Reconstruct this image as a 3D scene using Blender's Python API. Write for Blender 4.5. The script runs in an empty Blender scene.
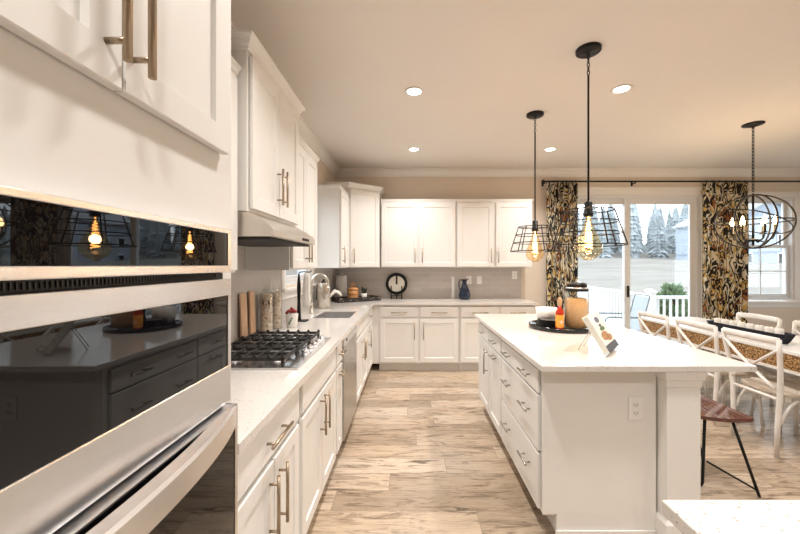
import bpy, bmesh, math, random
from mathutils import Matrix, Vector
random.seed(7)
PI = math.pi
S = bpy.context.scene
C = S.collection

# ------------------------------------------------------------------ camera, sky, exposure
CAM_Z = 1.41
cam_d = bpy.data.cameras.new('camera'); cam = bpy.data.objects.new('camera', cam_d); C.objects.link(cam)
cam.location = (0, 0, CAM_Z); cam.rotation_euler = (PI/2, 0, 0)
cam_d.sensor_width = 36; cam_d.lens = 355/800*36
cam_d.shift_x = -10.5/800; cam_d.shift_y = -2/800; cam_d.clip_start = 0.02
S.camera = cam
S.view_settings.view_transform = 'Standard'; S.view_settings.look = 'None'
S.view_settings.gamma = 1; S.view_settings.use_curve_mapping = False
S.view_settings.exposure = 0.76

LAMP_W = 9.6            # each recessed ceiling lamp
LAMP_COL = (1.0, 0.965, 0.92)
world = bpy.data.worlds.new('overcast_sky'); S.world = world; world.use_nodes = True
wn = world.node_tree; bg = wn.nodes['Background']
bg.inputs['Color'].default_value = (0.84, 0.92, 1.0, 1); bg.inputs['Strength'].default_value = 3.0

# ------------------------------------------------------------------ materials
def new_mat(name):
    m = bpy.data.materials.new(name); m.use_nodes = True
    nt = m.node_tree; b = nt.nodes['Principled BSDF']
    return m, nt, b
def N(nt, t, **kw):
    n = nt.nodes.new(t)
    for k, v in kw.items():
        if k in n.inputs: n.inputs[k].default_value = v
        else: setattr(n, k, v)
    return n
def coords(nt, scale=(1, 1, 1), rot=(0, 0, 0), kind='Object'):
    tc = N(nt, 'ShaderNodeTexCoord'); mp = N(nt, 'ShaderNodeMapping')
    mp.inputs['Scale'].default_value = scale; mp.inputs['Rotation'].default_value = rot
    nt.links.new(tc.outputs[kind], mp.inputs['Vector']); return mp.outputs['Vector']
def ramp(nt, src, stops, interp='LINEAR'):
    r = N(nt, 'ShaderNodeValToRGB'); r.color_ramp.interpolation = interp
    e = r.color_ramp.elements
    while len(e) < len(stops): e.new(0.5)
    for i, (p, c) in enumerate(stops):
        e[i].position = p; e[i].color = (*c, 1) if len(c) == 3 else c
    nt.links.new(src, r.inputs['Fac']); return r.outputs['Color']
def mixc(nt, fac, a, b, mode='MIX'):
    m = N(nt, 'ShaderNodeMix'); m.data_type = 'RGBA'; m.blend_type = mode
    if isinstance(fac, (int, float)): m.inputs[0].default_value = fac
    else: nt.links.new(fac, m.inputs[0])
    for i, v in ((6, a), (7, b)):
        if isinstance(v, tuple): m.inputs[i].default_value = (*v, 1)
        else: nt.links.new(v, m.inputs[i])
    return m.outputs[2]
def simple(name, col, rough=0.5, metal=0.0, vary=0.04, scale=6.0, spec=None, bump=0.0, stretch=(1, 1, 1)):
    m, nt, b = new_mat(name)
    v = coords(nt, stretch)
    n = N(nt, 'ShaderNodeTexNoise', Scale=scale, Detail=3.0); nt.links.new(v, n.inputs['Vector'])
    lo = tuple(c*(1-vary) for c in col); hi = tuple(min(1, c*(1+vary)) for c in col)
    nt.links.new(ramp(nt, n.outputs['Fac'], [(0.3, lo), (0.7, hi)]), b.inputs['Base Color'])
    b.inputs['Roughness'].default_value = rough; b.inputs['Metallic'].default_value = metal
    if spec is not None: b.inputs['Specular IOR Level'].default_value = spec
    if bump:
        bp = N(nt, 'ShaderNodeBump', Strength=bump, Distance=0.002); nt.links.new(n.outputs['Fac'], bp.inputs['Height'])
        nt.links.new(bp.outputs['Normal'], b.inputs['Normal'])
    return m
def emit(name, col, strength):
    m, nt, b = new_mat(name)
    b.inputs['Base Color'].default_value = (*col, 1); b.inputs['Emission Color'].default_value = (*col, 1)
    b.inputs['Emission Strength'].default_value = strength; return m
def glass(name, tint=(1, 1, 1), ior=1.45, rough=0.0):
    m, nt, b = new_mat(name); nt.nodes.remove(b)
    t = N(nt, 'ShaderNodeBsdfTransparent'); t.inputs['Color'].default_value = (*tint, 1)
    g = N(nt, 'ShaderNodeBsdfGlossy'); g.inputs['Roughness'].default_value = rough
    lw = N(nt, 'ShaderNodeLayerWeight', Blend=0.5); pw = N(nt, 'ShaderNodeMath'); pw.operation = 'POWER'; pw.inputs[1].default_value = 3.0
    f = N(nt, 'ShaderNodeMapRange'); f.inputs['To Min'].default_value = ((ior-1)/(ior+1))**2; f.inputs['To Max'].default_value = 0.8
    nt.links.new(lw.outputs['Facing'], pw.inputs[0]); nt.links.new(pw.outputs[0], f.inputs['Value']); mx = N(nt, 'ShaderNodeMixShader')
    nt.links.new(f.outputs[0], mx.inputs[0]); nt.links.new(t.outputs[0], mx.inputs[1]); nt.links.new(g.outputs[0], mx.inputs[2])
    nt.links.new(mx.outputs[0], nt.nodes['Material Output'].inputs['Surface']); return m

M = {}
M['paint'] = simple('white_cabinet_paint', (0.80, 0.785, 0.76), 0.38, vary=0.01)
M['island_paint'] = simple('pale_island_paint', (0.80, 0.785, 0.76), 0.38, vary=0.01)
M['trimw'] = simple('white_trim_paint', (0.82, 0.80, 0.77), 0.4, vary=0.01)
M['wall'] = simple('beige_wall_paint', (0.74, 0.65, 0.555), 0.75, vary=0.015, scale=3)
M['ceil'] = simple('ceiling_paint', (0.78, 0.745, 0.70), 0.85, vary=0.012, scale=2)
M['steel'] = simple('brushed_steel', (0.80, 0.80, 0.81), 0.26, 1.0, vary=0.05, scale=30, stretch=(1, 1, 40))
M['steel_dark'] = simple('smudged_steel', (0.50, 0.49, 0.47), 0.32, 1.0, vary=0.05, scale=20, stretch=(1, 1, 20))
M['hoodsteel'] = simple('hood_steel', (0.60, 0.56, 0.51), 0.34, 1.0, vary=0.04, scale=20)
M['handle'] = simple('satin_bronze', (0.40, 0.32, 0.235), 0.32, 1.0, vary=0.04, scale=30)
M['pewter'] = simple('dark_pewter', (0.40, 0.365, 0.32), 0.3, 1.0, vary=0.04, scale=30)
M['nickel'] = simple('brushed_nickel', (0.62, 0.58, 0.52), 0.26, 1.0, vary=0.04, scale=30)
M['black'] = simple('matt_black_metal', (0.007, 0.0065, 0.006), 0.45, 0.0, vary=0.1, spec=0.3)
M['iron'] = simple('cast_iron', (0.014, 0.013, 0.012), 0.5, 0.0, vary=0.2, scale=40)
M['bglass'] = simple('black_oven_glass', (0.004, 0.004, 0.005), 0.015, 0.0, vary=0.0, spec=0.5)
M['dark'] = simple('dark_gap', (0.02, 0.018, 0.016), 0.7)
M['white'] = simple('white_ceramic', (0.84, 0.82, 0.79), 0.25, vary=0.02)
M['plastic'] = simple('white_plastic', (0.85, 0.84, 0.82), 0.35, vary=0.01)
M['chairw'] = simple('chalky_white_wood', (0.80, 0.775, 0.745), 0.45, vary=0.06, scale=20)
M['seatw'] = simple('worn_pale_wood', (0.62, 0.54, 0.45), 0.5, vary=0.12, scale=8, stretch=(1, 12, 1))
M['navy'] = simple('dark_navy_wood', (0.006, 0.007, 0.016), 0.6, vary=0.2, scale=14, spec=0.25)
M['candle'] = simple('white_wax', (0.86, 0.83, 0.78), 0.5, vary=0.03)
M['redwood'] = simple('dark_red_wood', (0.085, 0.014, 0.011), 0.14, vary=0.25, scale=10, stretch=(1, 8, 1))
M['oak'] = simple('honey_oak', (0.55, 0.26, 0.09), 0.45, vary=0.25, scale=10, stretch=(1, 1, 6))
M['board'] = simple('pale_board_wood', (0.66, 0.43, 0.27), 0.5, vary=0.15, scale=8, stretch=(6, 6, 1))
M['rice'] = simple('golden_grain', (0.74, 0.45, 0.22), 0.7, vary=0.25, scale=190, bump=0.5)
M['sauce'] = simple('red_sauce', (0.50, 0.035, 0.012), 0.15, vary=0.1)
M['olabel'] = simple('orange_label', (0.90, 0.36, 0.04), 0.45, vary=0.03)
M['cream'] = simple('cream_linen', (0.80, 0.76, 0.68), 0.6, vary=0.03)
M['strawb'] = simple('red_berries', (0.28, 0.012, 0.012), 0.35, vary=0.3, scale=40)
M['green'] = simple('leaf_green', (0.06, 0.14, 0.03), 0.5, vary=0.4, scale=30)
M['darkgreen'] = simple('dark_leaf', (0.02, 0.035, 0.018), 0.5, vary=0.4, scale=30)
M['bluevase'] = simple('inky_blue_glaze', (0.008, 0.016, 0.036), 0.12, vary=0.3, scale=8)
M['linen'] = simple('white_linen', (0.82, 0.80, 0.77), 0.8, vary=0.04, scale=40, bump=0.2)
M['paper'] = simple('page_paper', (0.80, 0.77, 0.70), 0.7, vary=0.05, scale=60)
M['cover'] = simple('cream_cover', (0.82, 0.78, 0.68), 0.35, vary=0.03)
M['coverdark'] = simple('dark_cover_print', (0.05, 0.055, 0.065), 0.35)
M['coverblue'] = simple('blue_cover_print', (0.05, 0.06, 0.16), 0.35)
M['coverfood'] = simple('baked_food_print', (0.42, 0.20, 0.07), 0.4, vary=0.5, scale=60)
M['deckw'] = simple('weathered_deck_boards', (0.22, 0.21, 0.20), 0.7, vary=0.1, scale=5)
M['railw'] = simple('white_vinyl', (0.74, 0.75, 0.76), 0.4, vary=0.01)
M['patio'] = simple('grey_patio_metal', (0.20, 0.22, 0.23), 0.5, vary=0.05)
M['sling'] = simple('grey_sling_mesh', (0.34, 0.37, 0.39), 0.7, vary=0.08, scale=40)
M['field'] = simple('pale_dry_field', (0.155, 0.14, 0.122), 0.9, vary=0.2, scale=0.25, stretch=(1, 3, 1))
M['conifer'] = simple('haze_tinted_conifer', (0.29, 0.32, 0.335), 0.9, vary=0.3, scale=0.6)  # aerial haze put into the foliage colour, paler and bluer than real needles
M['siding'] = simple('pale_blue_siding', (0.25, 0.29, 0.35), 0.7, vary=0.04, stretch=(0, 0, 5), scale=4)
M['shingle'] = simple('grey_shingles', (0.30, 0.31, 0.33), 0.8, vary=0.15, scale=8)
M['shrub'] = simple('garden_evergreen', (0.07, 0.115, 0.05), 0.8, vary=0.4, scale=9)
M['glass'] = glass('window_glass', (0.97, 0.985, 0.98))
M['clear'] = glass('clear_jar_glass', (0.97, 0.98, 0.97), 1.35)
M['amber'] = glass('amber_bulb_glass', (1.0, 0.86, 0.64), 1.45)
M['filament'] = emit('glowing_filament', (1.0, 0.50, 0.16), 16)
M['flame'] = emit('frosted_candle_bulb', (1.0, 0.62, 0.27), 22)
M['lens'] = emit('lamp_lens', (1.0, 0.90, 0.76), 9)
M['blacklac'] = simple('black_lacquer', (0.010, 0.010, 0.012), 0.12, vary=0.1)
M['crema'] = simple('cork_brown', (0.55, 0.36, 0.20), 0.6, vary=0.1)

def quartz():
    m, nt, b = new_mat('speckled_white_quartz'); v = coords(nt)
    vo = N(nt, 'ShaderNodeTexVoronoi', Scale=95.0); nt.links.new(v, vo.inputs['Vector'])
    no = N(nt, 'ShaderNodeTexNoise', Scale=60.0, Detail=1.0); nt.links.new(v, no.inputs['Vector'])
    s1 = ramp(nt, vo.outputs['Distance'], [(0.16, (1, 1, 1)), (0.30, (0, 0, 0))])
    s2 = ramp(nt, no.outputs['Fac'], [(0.49, (0, 0, 0)), (0.56, (1, 1, 1))])
    f = mixc(nt, 1.0, s1, s2, 'MULTIPLY')
    nt.links.new(mixc(nt, f, (0.70, 0.665, 0.63), (0.40, 0.32, 0.25)), b.inputs['Base Color'])
    b.inputs['Roughness'].default_value = 0.10; b.inputs['Specular IOR Level'].default_value = 0.55
    return m
M['quartz'] = quartz()

M['redwood'].node_tree.nodes['Principled BSDF'].inputs['Coat Weight'].default_value = 1.0
M['redwood'].node_tree.nodes['Principled BSDF'].inputs['Coat Roughness'].default_value = 0.05
def floor_mat():
    m, nt, b = new_mat('pale_wood_planks'); v = coords(nt)
    sep = N(nt, 'ShaderNodeSeparateXYZ'); nt.links.new(v, sep.inputs[0])
    dv = N(nt, 'ShaderNodeMath'); dv.operation = 'DIVIDE'; dv.inputs[1].default_value = 0.185; nt.links.new(sep.outputs['Y'], dv.inputs[0])
    fl = N(nt, 'ShaderNodeMath'); fl.operation = 'FLOOR'; nt.links.new(dv.outputs[0], fl.inputs[0])
    wh = N(nt, 'ShaderNodeTexWhiteNoise'); wh.noise_dimensions = '1D'; nt.links.new(fl.outputs[0], wh.inputs['W'])
    ma = N(nt, 'ShaderNodeMath'); ma.operation = 'MULTIPLY_ADD'; ma.inputs[1].default_value = 1.22
    nt.links.new(wh.outputs['Value'], ma.inputs[0]); nt.links.new(sep.outputs['X'], ma.inputs[2])
    cb = N(nt, 'ShaderNodeCombineXYZ'); nt.links.new(ma.outputs[0], cb.inputs['X']); nt.links.new(sep.outputs['Y'], cb.inputs['Y'])
    br = N(nt, 'ShaderNodeTexBrick', Scale=1.0); br.offset = 0.0
    br.inputs['Mortar Size'].default_value = 0.0014; br.inputs['Brick Width'].default_value = 1.22
    br.inputs['Row Height'].default_value = 0.185; br.inputs['Bias'].default_value = 0
    br.inputs['Color1'].default_value = (0, 0, 0, 1); br.inputs['Color2'].default_value = (1, 1, 1, 1)
    br.inputs['Mortar'].default_value = (0.5, 0.5, 0.5, 1)
    nt.links.new(cb.outputs[0], br.inputs['Vector'])
    base = ramp(nt, br.outputs['Color'], [(0.0, (0.36, 0.275, 0.195)), (0.4, (0.52, 0.405, 0.295)), (1.0, (0.63, 0.515, 0.40))])
    # shift the grain per plank
    add = N(nt, 'ShaderNodeVectorMath'); add.operation = 'MULTIPLY_ADD'
    nt.links.new(br.outputs['Color'], add.inputs[0]); add.inputs[1].default_value = (7, 3, 5); nt.links.new(v, add.inputs[2])
    mp = N(nt, 'ShaderNodeMapping'); mp.inputs['Scale'].default_value = (1.6, 9, 1); nt.links.new(add.outputs[0], mp.inputs['Vector'])
    n1 = N(nt, 'ShaderNodeTexNoise', Scale=2.6, Detail=8.0, Roughness=0.68, Distortion=1.1); nt.links.new(mp.outputs[0], n1.inputs['Vector'])
    mp2 = N(nt, 'ShaderNodeMapping'); mp2.inputs['Scale'].default_value = (2.2, 60, 1); nt.links.new(add.outputs[0], mp2.inputs['Vector'])
    n2 = N(nt, 'ShaderNodeTexNoise', Scale=2.0, Detail=3.0); nt.links.new(mp2.outputs[0], n2.inputs['Vector'])
    g1 = ramp(nt, n1.outputs['Fac'], [(0.33, (0.22, 0.19, 0.17)), (0.42, (0.62, 0.58, 0.55)), (0.50, (0.95, 0.94, 0.93)), (0.72, (1.12, 1.11, 1.10))])
    g2 = ramp(nt, n2.outputs['Fac'], [(0.35, (0.80, 0.78, 0.76)), (0.60, (1, 1, 1))])
    c = mixc(nt, 1.0, base, g1, 'MULTIPLY'); c = mixc(nt, 0.8, c, g2, 'MULTIPLY')
    n3 = N(nt, 'ShaderNodeTexNoise', Scale=1.1, Detail=1.0); nt.links.new(v, n3.inputs['Vector'])
    c = mixc(nt, ramp(nt, n3.outputs['Fac'], [(0.45, (0, 0, 0)), (0.7, (0.35, 0.35, 0.35))]), c, (0.44, 0.41, 0.38))
    c = mixc(nt, br.outputs['Fac'], c, (0.22, 0.165, 0.125))
    nt.links.new(c, b.inputs['Base Color'])
    rr = N(nt, 'ShaderNodeMapRange'); nt.links.new(n1.outputs['Fac'], rr.inputs['Value'])
    rr.inputs['To Min'].default_value = 0.36; rr.inputs['To Max'].default_value = 0.22
    nt.links.new(rr.outputs[0], b.inputs['Roughness'])
    bp = N(nt, 'ShaderNodeBump', Strength=0.25, Distance=0.002); nt.links.new(n2.outputs['Fac'], bp.inputs['Height'])
    nt.links.new(bp.outputs['Normal'], b.inputs['Normal']); return m
M['floor'] = floor_mat()

def tile_mat(name, c1, c2, mortar, rot):
    m, nt, b = new_mat(name); v = coords(nt, rot=rot)
    br = N(nt, 'ShaderNodeTexBrick', Scale=1.0); br.offset = 0.5
    br.inputs['Mortar Size'].default_value = 0.0017; br.inputs['Brick Width'].default_value = 0.30; br.inputs['Row Height'].default_value = 0.0763
    br.inputs['Color1'].default_value = (*c1, 1); br.inputs['Color2'].default_value = (*c2, 1); br.inputs['Mortar'].default_value = (*mortar, 1)
    nt.links.new(v, br.inputs['Vector']); nt.links.new(br.outputs['Color'], b.inputs['Base Color'])
    b.inputs['Roughness'].default_value = 0.12
    bp = N(nt, 'ShaderNodeBump', Strength=0.4, Distance=0.002); bp.invert = True; nt.links.new(br.outputs['Fac'], bp.inputs['Height'])
    nt.links.new(bp.outputs['Normal'], b.inputs['Normal']); return m
M['tile_back'] = tile_mat('greige_subway_tile', (0.50, 0.46, 0.43), (0.56, 0.52, 0.49), (0.66, 0.63, 0.60), (PI/2, 0, 0))
M['tile_left'] = tile_mat('greige_subway_tile_side', (0.54, 0.51, 0.48), (0.60, 0.57, 0.545), (0.70, 0.67, 0.64), (PI/2, 0, PI/2))

def curtain_mat():
    m, nt, b = new_mat('black_gold_print_cloth')
    v = coords(nt, (13, 13, 4.6))
    n = N(nt, 'ShaderNodeTexNoise', Scale=1.15, Detail=0.6, Distortion=0.9); nt.links.new(v, n.inputs['Vector'])
    v2 = coords(nt, (9, 9, 4), (0.3, 0.2, 0.5))
    n2 = N(nt, 'ShaderNodeTexNoise', Scale=1.0, Detail=0.6, Distortion=0.8); nt.links.new(v2, n2.inputs['Vector'])
    gold = ramp(nt, n2.outputs['Fac'], [(0.0, (0.76, 0.70, 0.55)), (0.49, (0.62, 0.43, 0.15)), (0.56, (0.74, 0.68, 0.54)), (0.63, (0.33, 0.13, 0.04))], 'CONSTANT')
    mask = ramp(nt, n.outputs['Fac'], [(0.0, (1, 1, 1)), (0.40, (0, 0, 0)), (0.485, (1, 1, 1)), (0.56, (0, 0, 0)), (0.66, (1, 1, 1))], 'CONSTANT')
    nt.links.new(mixc(nt, mask, (0.012, 0.011, 0.011), gold), b.inputs['Base Color'])
    b.inputs['Roughness'].default_value = 0.85; return m
M['curtain'] = curtain_mat()

def weave_mat():
    m, nt, b = new_mat('golden_woven_seagrass'); v = coords(nt, (1, 1, 1))
    vo = N(nt, 'ShaderNodeTexVoronoi', Scale=95.0); nt.links.new(v, vo.inputs['Vector'])
    n = N(nt, 'ShaderNodeTexNoise', Scale=70.0, Detail=4.0); nt.links.new(v, n.inputs['Vector'])
    c = ramp(nt, n.outputs['Fac'], [(0.3, (0.10, 0.045, 0.015)), (0.46, (0.52, 0.27, 0.085)), (0.64, (0.74, 0.52, 0.26))])
    c = mixc(nt, ramp(nt, vo.outputs['Distance'], [(0.3, (0, 0, 0)), (0.7, (1, 1, 1))]), c, (0.10, 0.045, 0.015))
    nt.links.new(c, b.inputs['Base Color']); b.inputs['Roughness'].default_value = 0.7
    bp = N(nt, 'ShaderNodeBump', Strength=0.8, Distance=0.006); nt.links.new(n.outputs['Fac'], bp.inputs['Height'])
    nt.links.new(bp.outputs['Normal'], b.inputs['Normal']); return m
M['weave'] = weave_mat()

def pasta_mat():
    m, nt, b = new_mat('speckled_dry_pasta'); v = coords(nt)
    vo = N(nt, 'ShaderNodeTexVoronoi', Scale=85.0); nt.links.new(v, vo.inputs['Vector'])
    c = ramp(nt, vo.outputs['Color'], [(0.0, (0.80, 0.70, 0.60)), (0.45, (0.74, 0.58, 0.47)), (0.7, (0.55, 0.36, 0.27)), (0.8, (0.84, 0.77, 0.70))], 'CONSTANT')
    nt.links.new(c, b.inputs['Base Color']); b.inputs['Roughness'].default_value = 0.6; return m
M['pasta'] = pasta_mat()
def check_mat():
    m, nt, b = new_mat('dark_carved_tray'); v = coords(nt, (26, 26, 26))
    n = N(nt, 'ShaderNodeTexVoronoi', Scale=1.0); nt.links.new(v, n.inputs['Vector'])
    nt.links.new(ramp(nt, n.outputs['Distance'], [(0.0, (0.30, 0.25, 0.20)), (0.22, (0.018, 0.013, 0.012))], 'CONSTANT'), b.inputs['Base Color'])
    b.inputs['Roughness'].default_value = 0.5; return m
M['carved'] = check_mat()

# ------------------------------------------------------------------ mesh builder and tagging
class MB:
    def __init__(s, mtx=None): s.bm = bmesh.new(); s.mx = mtx or Matrix()
    def _v(s, p): return s.bm.verts.new(s.mx @ Vector(p))
    def face(s, vs, smooth=False):
        try: f = s.bm.faces.new(vs); f.smooth = smooth; return f
        except ValueError: return None
    def box(s, x0, x1, y0, y1, z0, z1, bev=0.0):
        v = [s._v(p) for p in ((x0,y0,z0),(x1,y0,z0),(x1,y1,z0),(x0,y1,z0),(x0,y0,z1),(x1,y0,z1),(x1,y1,z1),(x0,y1,z1))]
        for i in ((3,2,1,0),(4,5,6,7),(0,1,5,4),(1,2,6,5),(2,3,7,6),(3,0,4,7)): s.face([v[k] for k in i])
        if bev:
            ed = list({e for q in v for e in q.link_edges})
            bmesh.ops.bevel(s.bm, geom=ed, offset=bev, segments=2, affect='EDGES', profile=0.5)
        return s
    def loft(s, loops, cap=True, smooth=False, closed=True):
        rings = [[s._v(p) for p in L] for L in loops]; n = len(rings[0])
        for a, b in zip(rings, rings[1:]):
            for i in range(n if closed else n-1):
                j = (i+1) % n; s.face([a[i], a[j], b[j], b[i]], smooth)
        if cap: s.face(rings[0][::-1]); s.face(rings[-1])
        return s
    def prism(s, poly, z0, z1): return s.loft([[(x, y, z0) for x, y in poly], [(x, y, z1) for x, y in poly]])
    def lathe(s, prof, c=(0, 0, 0), seg=28, smooth=True, cap=True):
        L = [[(c[0]+r*math.cos(2*PI*i/seg), c[1]+r*math.sin(2*PI*i/seg), c[2]+z) for i in range(seg)] for r, z in prof]
        return s.loft(L, cap, smooth)
    def tube(s, pts, r, seg=8, close=False, flat=None):
        P = [Vector(p) for p in pts]; n = len(P); R = r if isinstance(r, (list, tuple)) else [r]*n
        loops = []; up = None
        for i, p in enumerate(P):
            if close: t = P[(i+1) % n]-P[i-1]
            else: t = P[min(i+1, n-1)]-P[max(i-1, 0)]
            t.normalize()
            if up is None: up = Vector((0, 0, 1)) if abs(t.z) < 0.9 else Vector((1, 0, 0))
            a = t.cross(up); a = a.normalized() if a.length > 1e-6 else t.orthogonal().normalized()
            b = a.cross(t).normalized(); up = b
            fa, fb = flat or (1, 1)
            loops.append([tuple(p+a*R[i]*fa*math.cos(2*PI*k/seg)+b*R[i]*fb*math.sin(2*PI*k/seg)) for k in range(seg)])
        if close: loops.append(loops[0])
        return s.loft(loops, not close, True)
    def cyl(s, a, b, r, seg=14): return s.tube([a, b], r, seg)
    def ring(s, c, R, r, axis='z', seg=36, rs=6, sx=1, sy=1, rot=0):
        pts = []
        for i in range(seg):
            u, w = R*sx*math.cos(2*PI*i/seg), R*sy*math.sin(2*PI*i/seg)
            if axis == 'z': p = Vector((u, w, 0))
            else: p = Matrix.Rotation(rot, 3, 'Z') @ Vector((u, 0, w))
            pts.append(Vector(c)+p)
        return s.tube(pts, r, rs, close=True)
    def ball(s, c, r, seg=12, sz=1.0):
        k = max(4, seg//2)
        return s.lathe([(max(r*math.sin(PI*i/k), 1e-4), -r*sz*math.cos(PI*i/k)) for i in range(k+1)], c, seg)
    def done(s, name, mat, parent=None):
        bmesh.ops.remove_doubles(s.bm, verts=s.bm.verts, dist=1e-6)
        bmesh.ops.recalc_face_normals(s.bm, faces=s.bm.faces)
        me = bpy.data.meshes.new(name); s.bm.to_mesh(me); s.bm.free()
        me.materials.append(M[mat] if isinstance(mat, str) else mat)
        o = bpy.data.objects.new(name, me); C.objects.link(o)
        if parent: o.parent = parent
        return o
def tag(o, label=None, cat=None, group=None, kind=None):
    if label: o['label'] = label
    if cat: o['category'] = cat
    if group: o['group'] = group
    if kind: o['kind'] = kind
    return o
def thing(name, label, cat, loc=(0, 0, 0), rotz=0.0, group=None, kind=None):
    o = bpy.data.objects.new(name, None); C.objects.link(o); o.empty_display_size = 0.1
    o.location = loc; o.rotation_euler = (0, 0, rotz)
    return tag(o, label, cat, group, kind)
def struct(mb, name, mat, label, cat='setting'):
    return tag(mb.done(name, mat), label, cat, kind='structure')
def dup(root, loc, rotz=None, label=None, group=None):
    r = root.copy(); C.objects.link(r); r.location = loc
    if rotz is not None: r.rotation_euler = (0, 0, rotz)
    if label: r['label'] = label
    if group: r['group'] = group
    for ch in list(root.children):
        c = ch.copy(); C.objects.link(c); c.parent = r
        for g in list(ch.children):
            d = g.copy(); C.objects.link(d); d.parent = c
    return r

# ------------------------------------------------------------------ room shell
XL, XR, YB, YF, ZC = -1.13, 6.6, 5.30, -2.6, 2.83
T = 0.14
struct(MB().box(XL-T, XR+T, YF-T, YB+T, -0.12, 0), 'floor', 'floor', 'pale tan wood plank floor of the kitchen and dining area', 'floor')
struct(MB().box(XL-T, XR+T, YF-T, YB+T, ZC, ZC+0.12), 'ceiling', 'ceil', 'flat white painted ceiling with recessed lamps', 'ceiling')
SX0, SX1, SZ1 = 2.15, 4.34, 2.46          # sliding door opening
WX0, WX1, WZ0, WZ1 = 4.80, 5.73, 0.80, 2.42  # dining window opening
b = MB()
b.box(XL-T, SX0, YB, YB+T, 0, ZC); b.box(SX0, SX1, YB, YB+T, SZ1, ZC); b.box(SX1, WX0, YB, YB+T, 0, ZC)
b.box(WX0, WX1, YB, YB+T, 0, WZ0); b.box(WX0, WX1, YB, YB+T, WZ1, ZC); b.box(WX1, XR+T, YB, YB+T, 0, ZC)
struct(b, 'wall_back', 'wall', 'beige wall behind the far cabinets and glass door', 'wall')
KY0, KY1, KZ0, KZ1 = 3.16, 4.02, 1.22, 2.25  # window over the sink
b = MB()
b.box(XL-T, XL, YF-T, KY0, 0, ZC); b.box(XL-T, XL, KY1, YB, 0, ZC); b.box(XL-T, XL, KY0, KY1, 0, KZ0); b.box(XL-T, XL, KY0, KY1, KZ1, ZC)
struct(b, 'wall_left', 'wall', 'beige wall behind the cooktop and sink', 'wall')
RY0, RY1 = 1.6, 4.4                          # unseen side-wall opening, added to let daylight in
b = MB()
b.box(XR, XR+T, YF-T, RY0, 0, ZC); b.box(XR, XR+T, RY1, YB, 0, ZC); b.box(XR, XR+T, RY0, RY1, 0, 0.8); b.box(XR, XR+T, RY0, RY1, 2.42, ZC)
struct(b, 'wall_right', 'wall', 'beige side wall of the dining area', 'wall')
struct(MB().box(XL, XR, YF-T, YF, 0, ZC), 'wall_front', 'wall', 'beige wall behind the viewpoint', 'wall')
# crown moulding
def crown_run(name, p0, p1, inward, label):
    # profile (out from wall, down from ceiling)
    prof = [(0, -0.105), (0.014, -0.105), (0.018, -0.088), (0.03, -0.075), (0.055, -0.035), (0.07, -0.022), (0.085, -0.018), (0.085, 0), (0, 0)]
    P0, P1, I = Vector(p0), Vector(p1), Vector(inward)
    L = [[tuple(P+I*o+Vector((0, 0, ZC-0.0005+d))) for o, d in prof] for P in (P0, P1)]
    struct(MB().loft(L), name, 'trimw', label, 'trim')
crown_run('trim_1', (XL, YB, 0), (XR, YB, 0), (0, -1, 0), 'white crown moulding along the far wall')
crown_run('trim_2', (XL, YF, 0), (XL, YB-0.085, 0), (1, 0, 0), 'white crown moulding above the cooktop wall')
b = MB(); b.box(1.70, 2.03, YB-0.016, YB, 0, 0.13, 0.003); b.box(4.46, XR, YB-0.016, YB, 0, 0.13, 0.003)
struct(b, 'baseboard_back', 'trimw', 'white baseboard along the far wall', 'baseboard')
# tiled backsplashes
struct(MB().box(XL, XL+0.008, 0.98, KY0-0.07, 0.9145, 1.70), 'wall_tile_left', 'tile_left', 'pale subway tile behind the cooktop', 'backsplash')
b = MB(); b.box(XL, XL+0.008, KY0-0.07, KY1+0.07, 0.9145, KZ0-0.05); b.box(XL, XL+0.008, KY1+0.07, YB, 0.9145, 1.372)
struct(b, 'wall_tile_sink', 'tile_left', 'subway tile behind the sink and faucet', 'backsplash')
struct(MB().box(XL+0.008, 1.655, YB-0.008, YB, 0.9145, 1.372), 'wall_tile_back', 'tile_back', 'greige subway tile under the far wall cabinets', 'backsplash')

# ---- sliding glass door
d = thing('door_1', 'white sliding glass door onto the deck', 'door', (0, 0, 0), kind='structure')
b = MB(); cw = 0.085
b.box(SX0-cw, SX0+0.004, YB-0.02, YB+0.0, 0, SZ1+cw, 0.003); b.box(SX1-0.004, SX1+cw, YB-0.02, YB+0.0, 0, SZ1+cw, 0.003)
b.box(SX0+0.004, SX1-0.004, YB-0.02, YB+0.0, SZ1-0.004, SZ1+cw, 0.003); b.box(SX0-cw-0.02, SX1+cw+0.02, YB-0.03, YB, SZ1+cw, SZ1+cw+0.03, 0.004)
b.done('casing', 'trimw', d)
b = MB()
b.box(SX0, SX0+0.04, YB+0.001, YB+T, 0, SZ1); b.box(SX1-0.06, SX1, YB+0.001, YB+T, 0, SZ1); b.box(SX0+0.04, SX1-0.06, YB+0.001, YB+T, SZ1-0.05, SZ1); b.box(SX0+0.04, SX1-0.06, YB+0.001, YB+T, 0, 0.035)
b.done('door_frame', 'railw', d)
for k, (x0, x1, y) in enumerate(((SX0+0.041, 3.31, YB+0.085), (3.215, SX1-0.061, YB+0.045))):
    b = MB(); st = 0.085
    b.box(x0, x0+st, y-0.018, y+0.018, 0.036, SZ1-0.051); b.box(x1-st, x1, y-0.018, y+0.018, 0.036, SZ1-0.051)
    b.box(x0+st, x1-st, y-0.018, y+0.018, SZ1-0.051-st, SZ1-0.051); b.box(x0+st, x1-st, y-0.018, y+0.018, 0.036, 0.036+0.11)
    s = b.done('sash', 'railw', d)
    MB().box(x0+st-0.005, x1-st+0.005, y-0.003, y+0.003, 0.14, SZ1-0.131).done('pane', 'glass', s)
    if k == 1:
        MB().box(x0+0.03, x0+0.055, y-0.045, y-0.0185, 0.93, 1.10, 0.004).done('handle', 'black', s)

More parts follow.
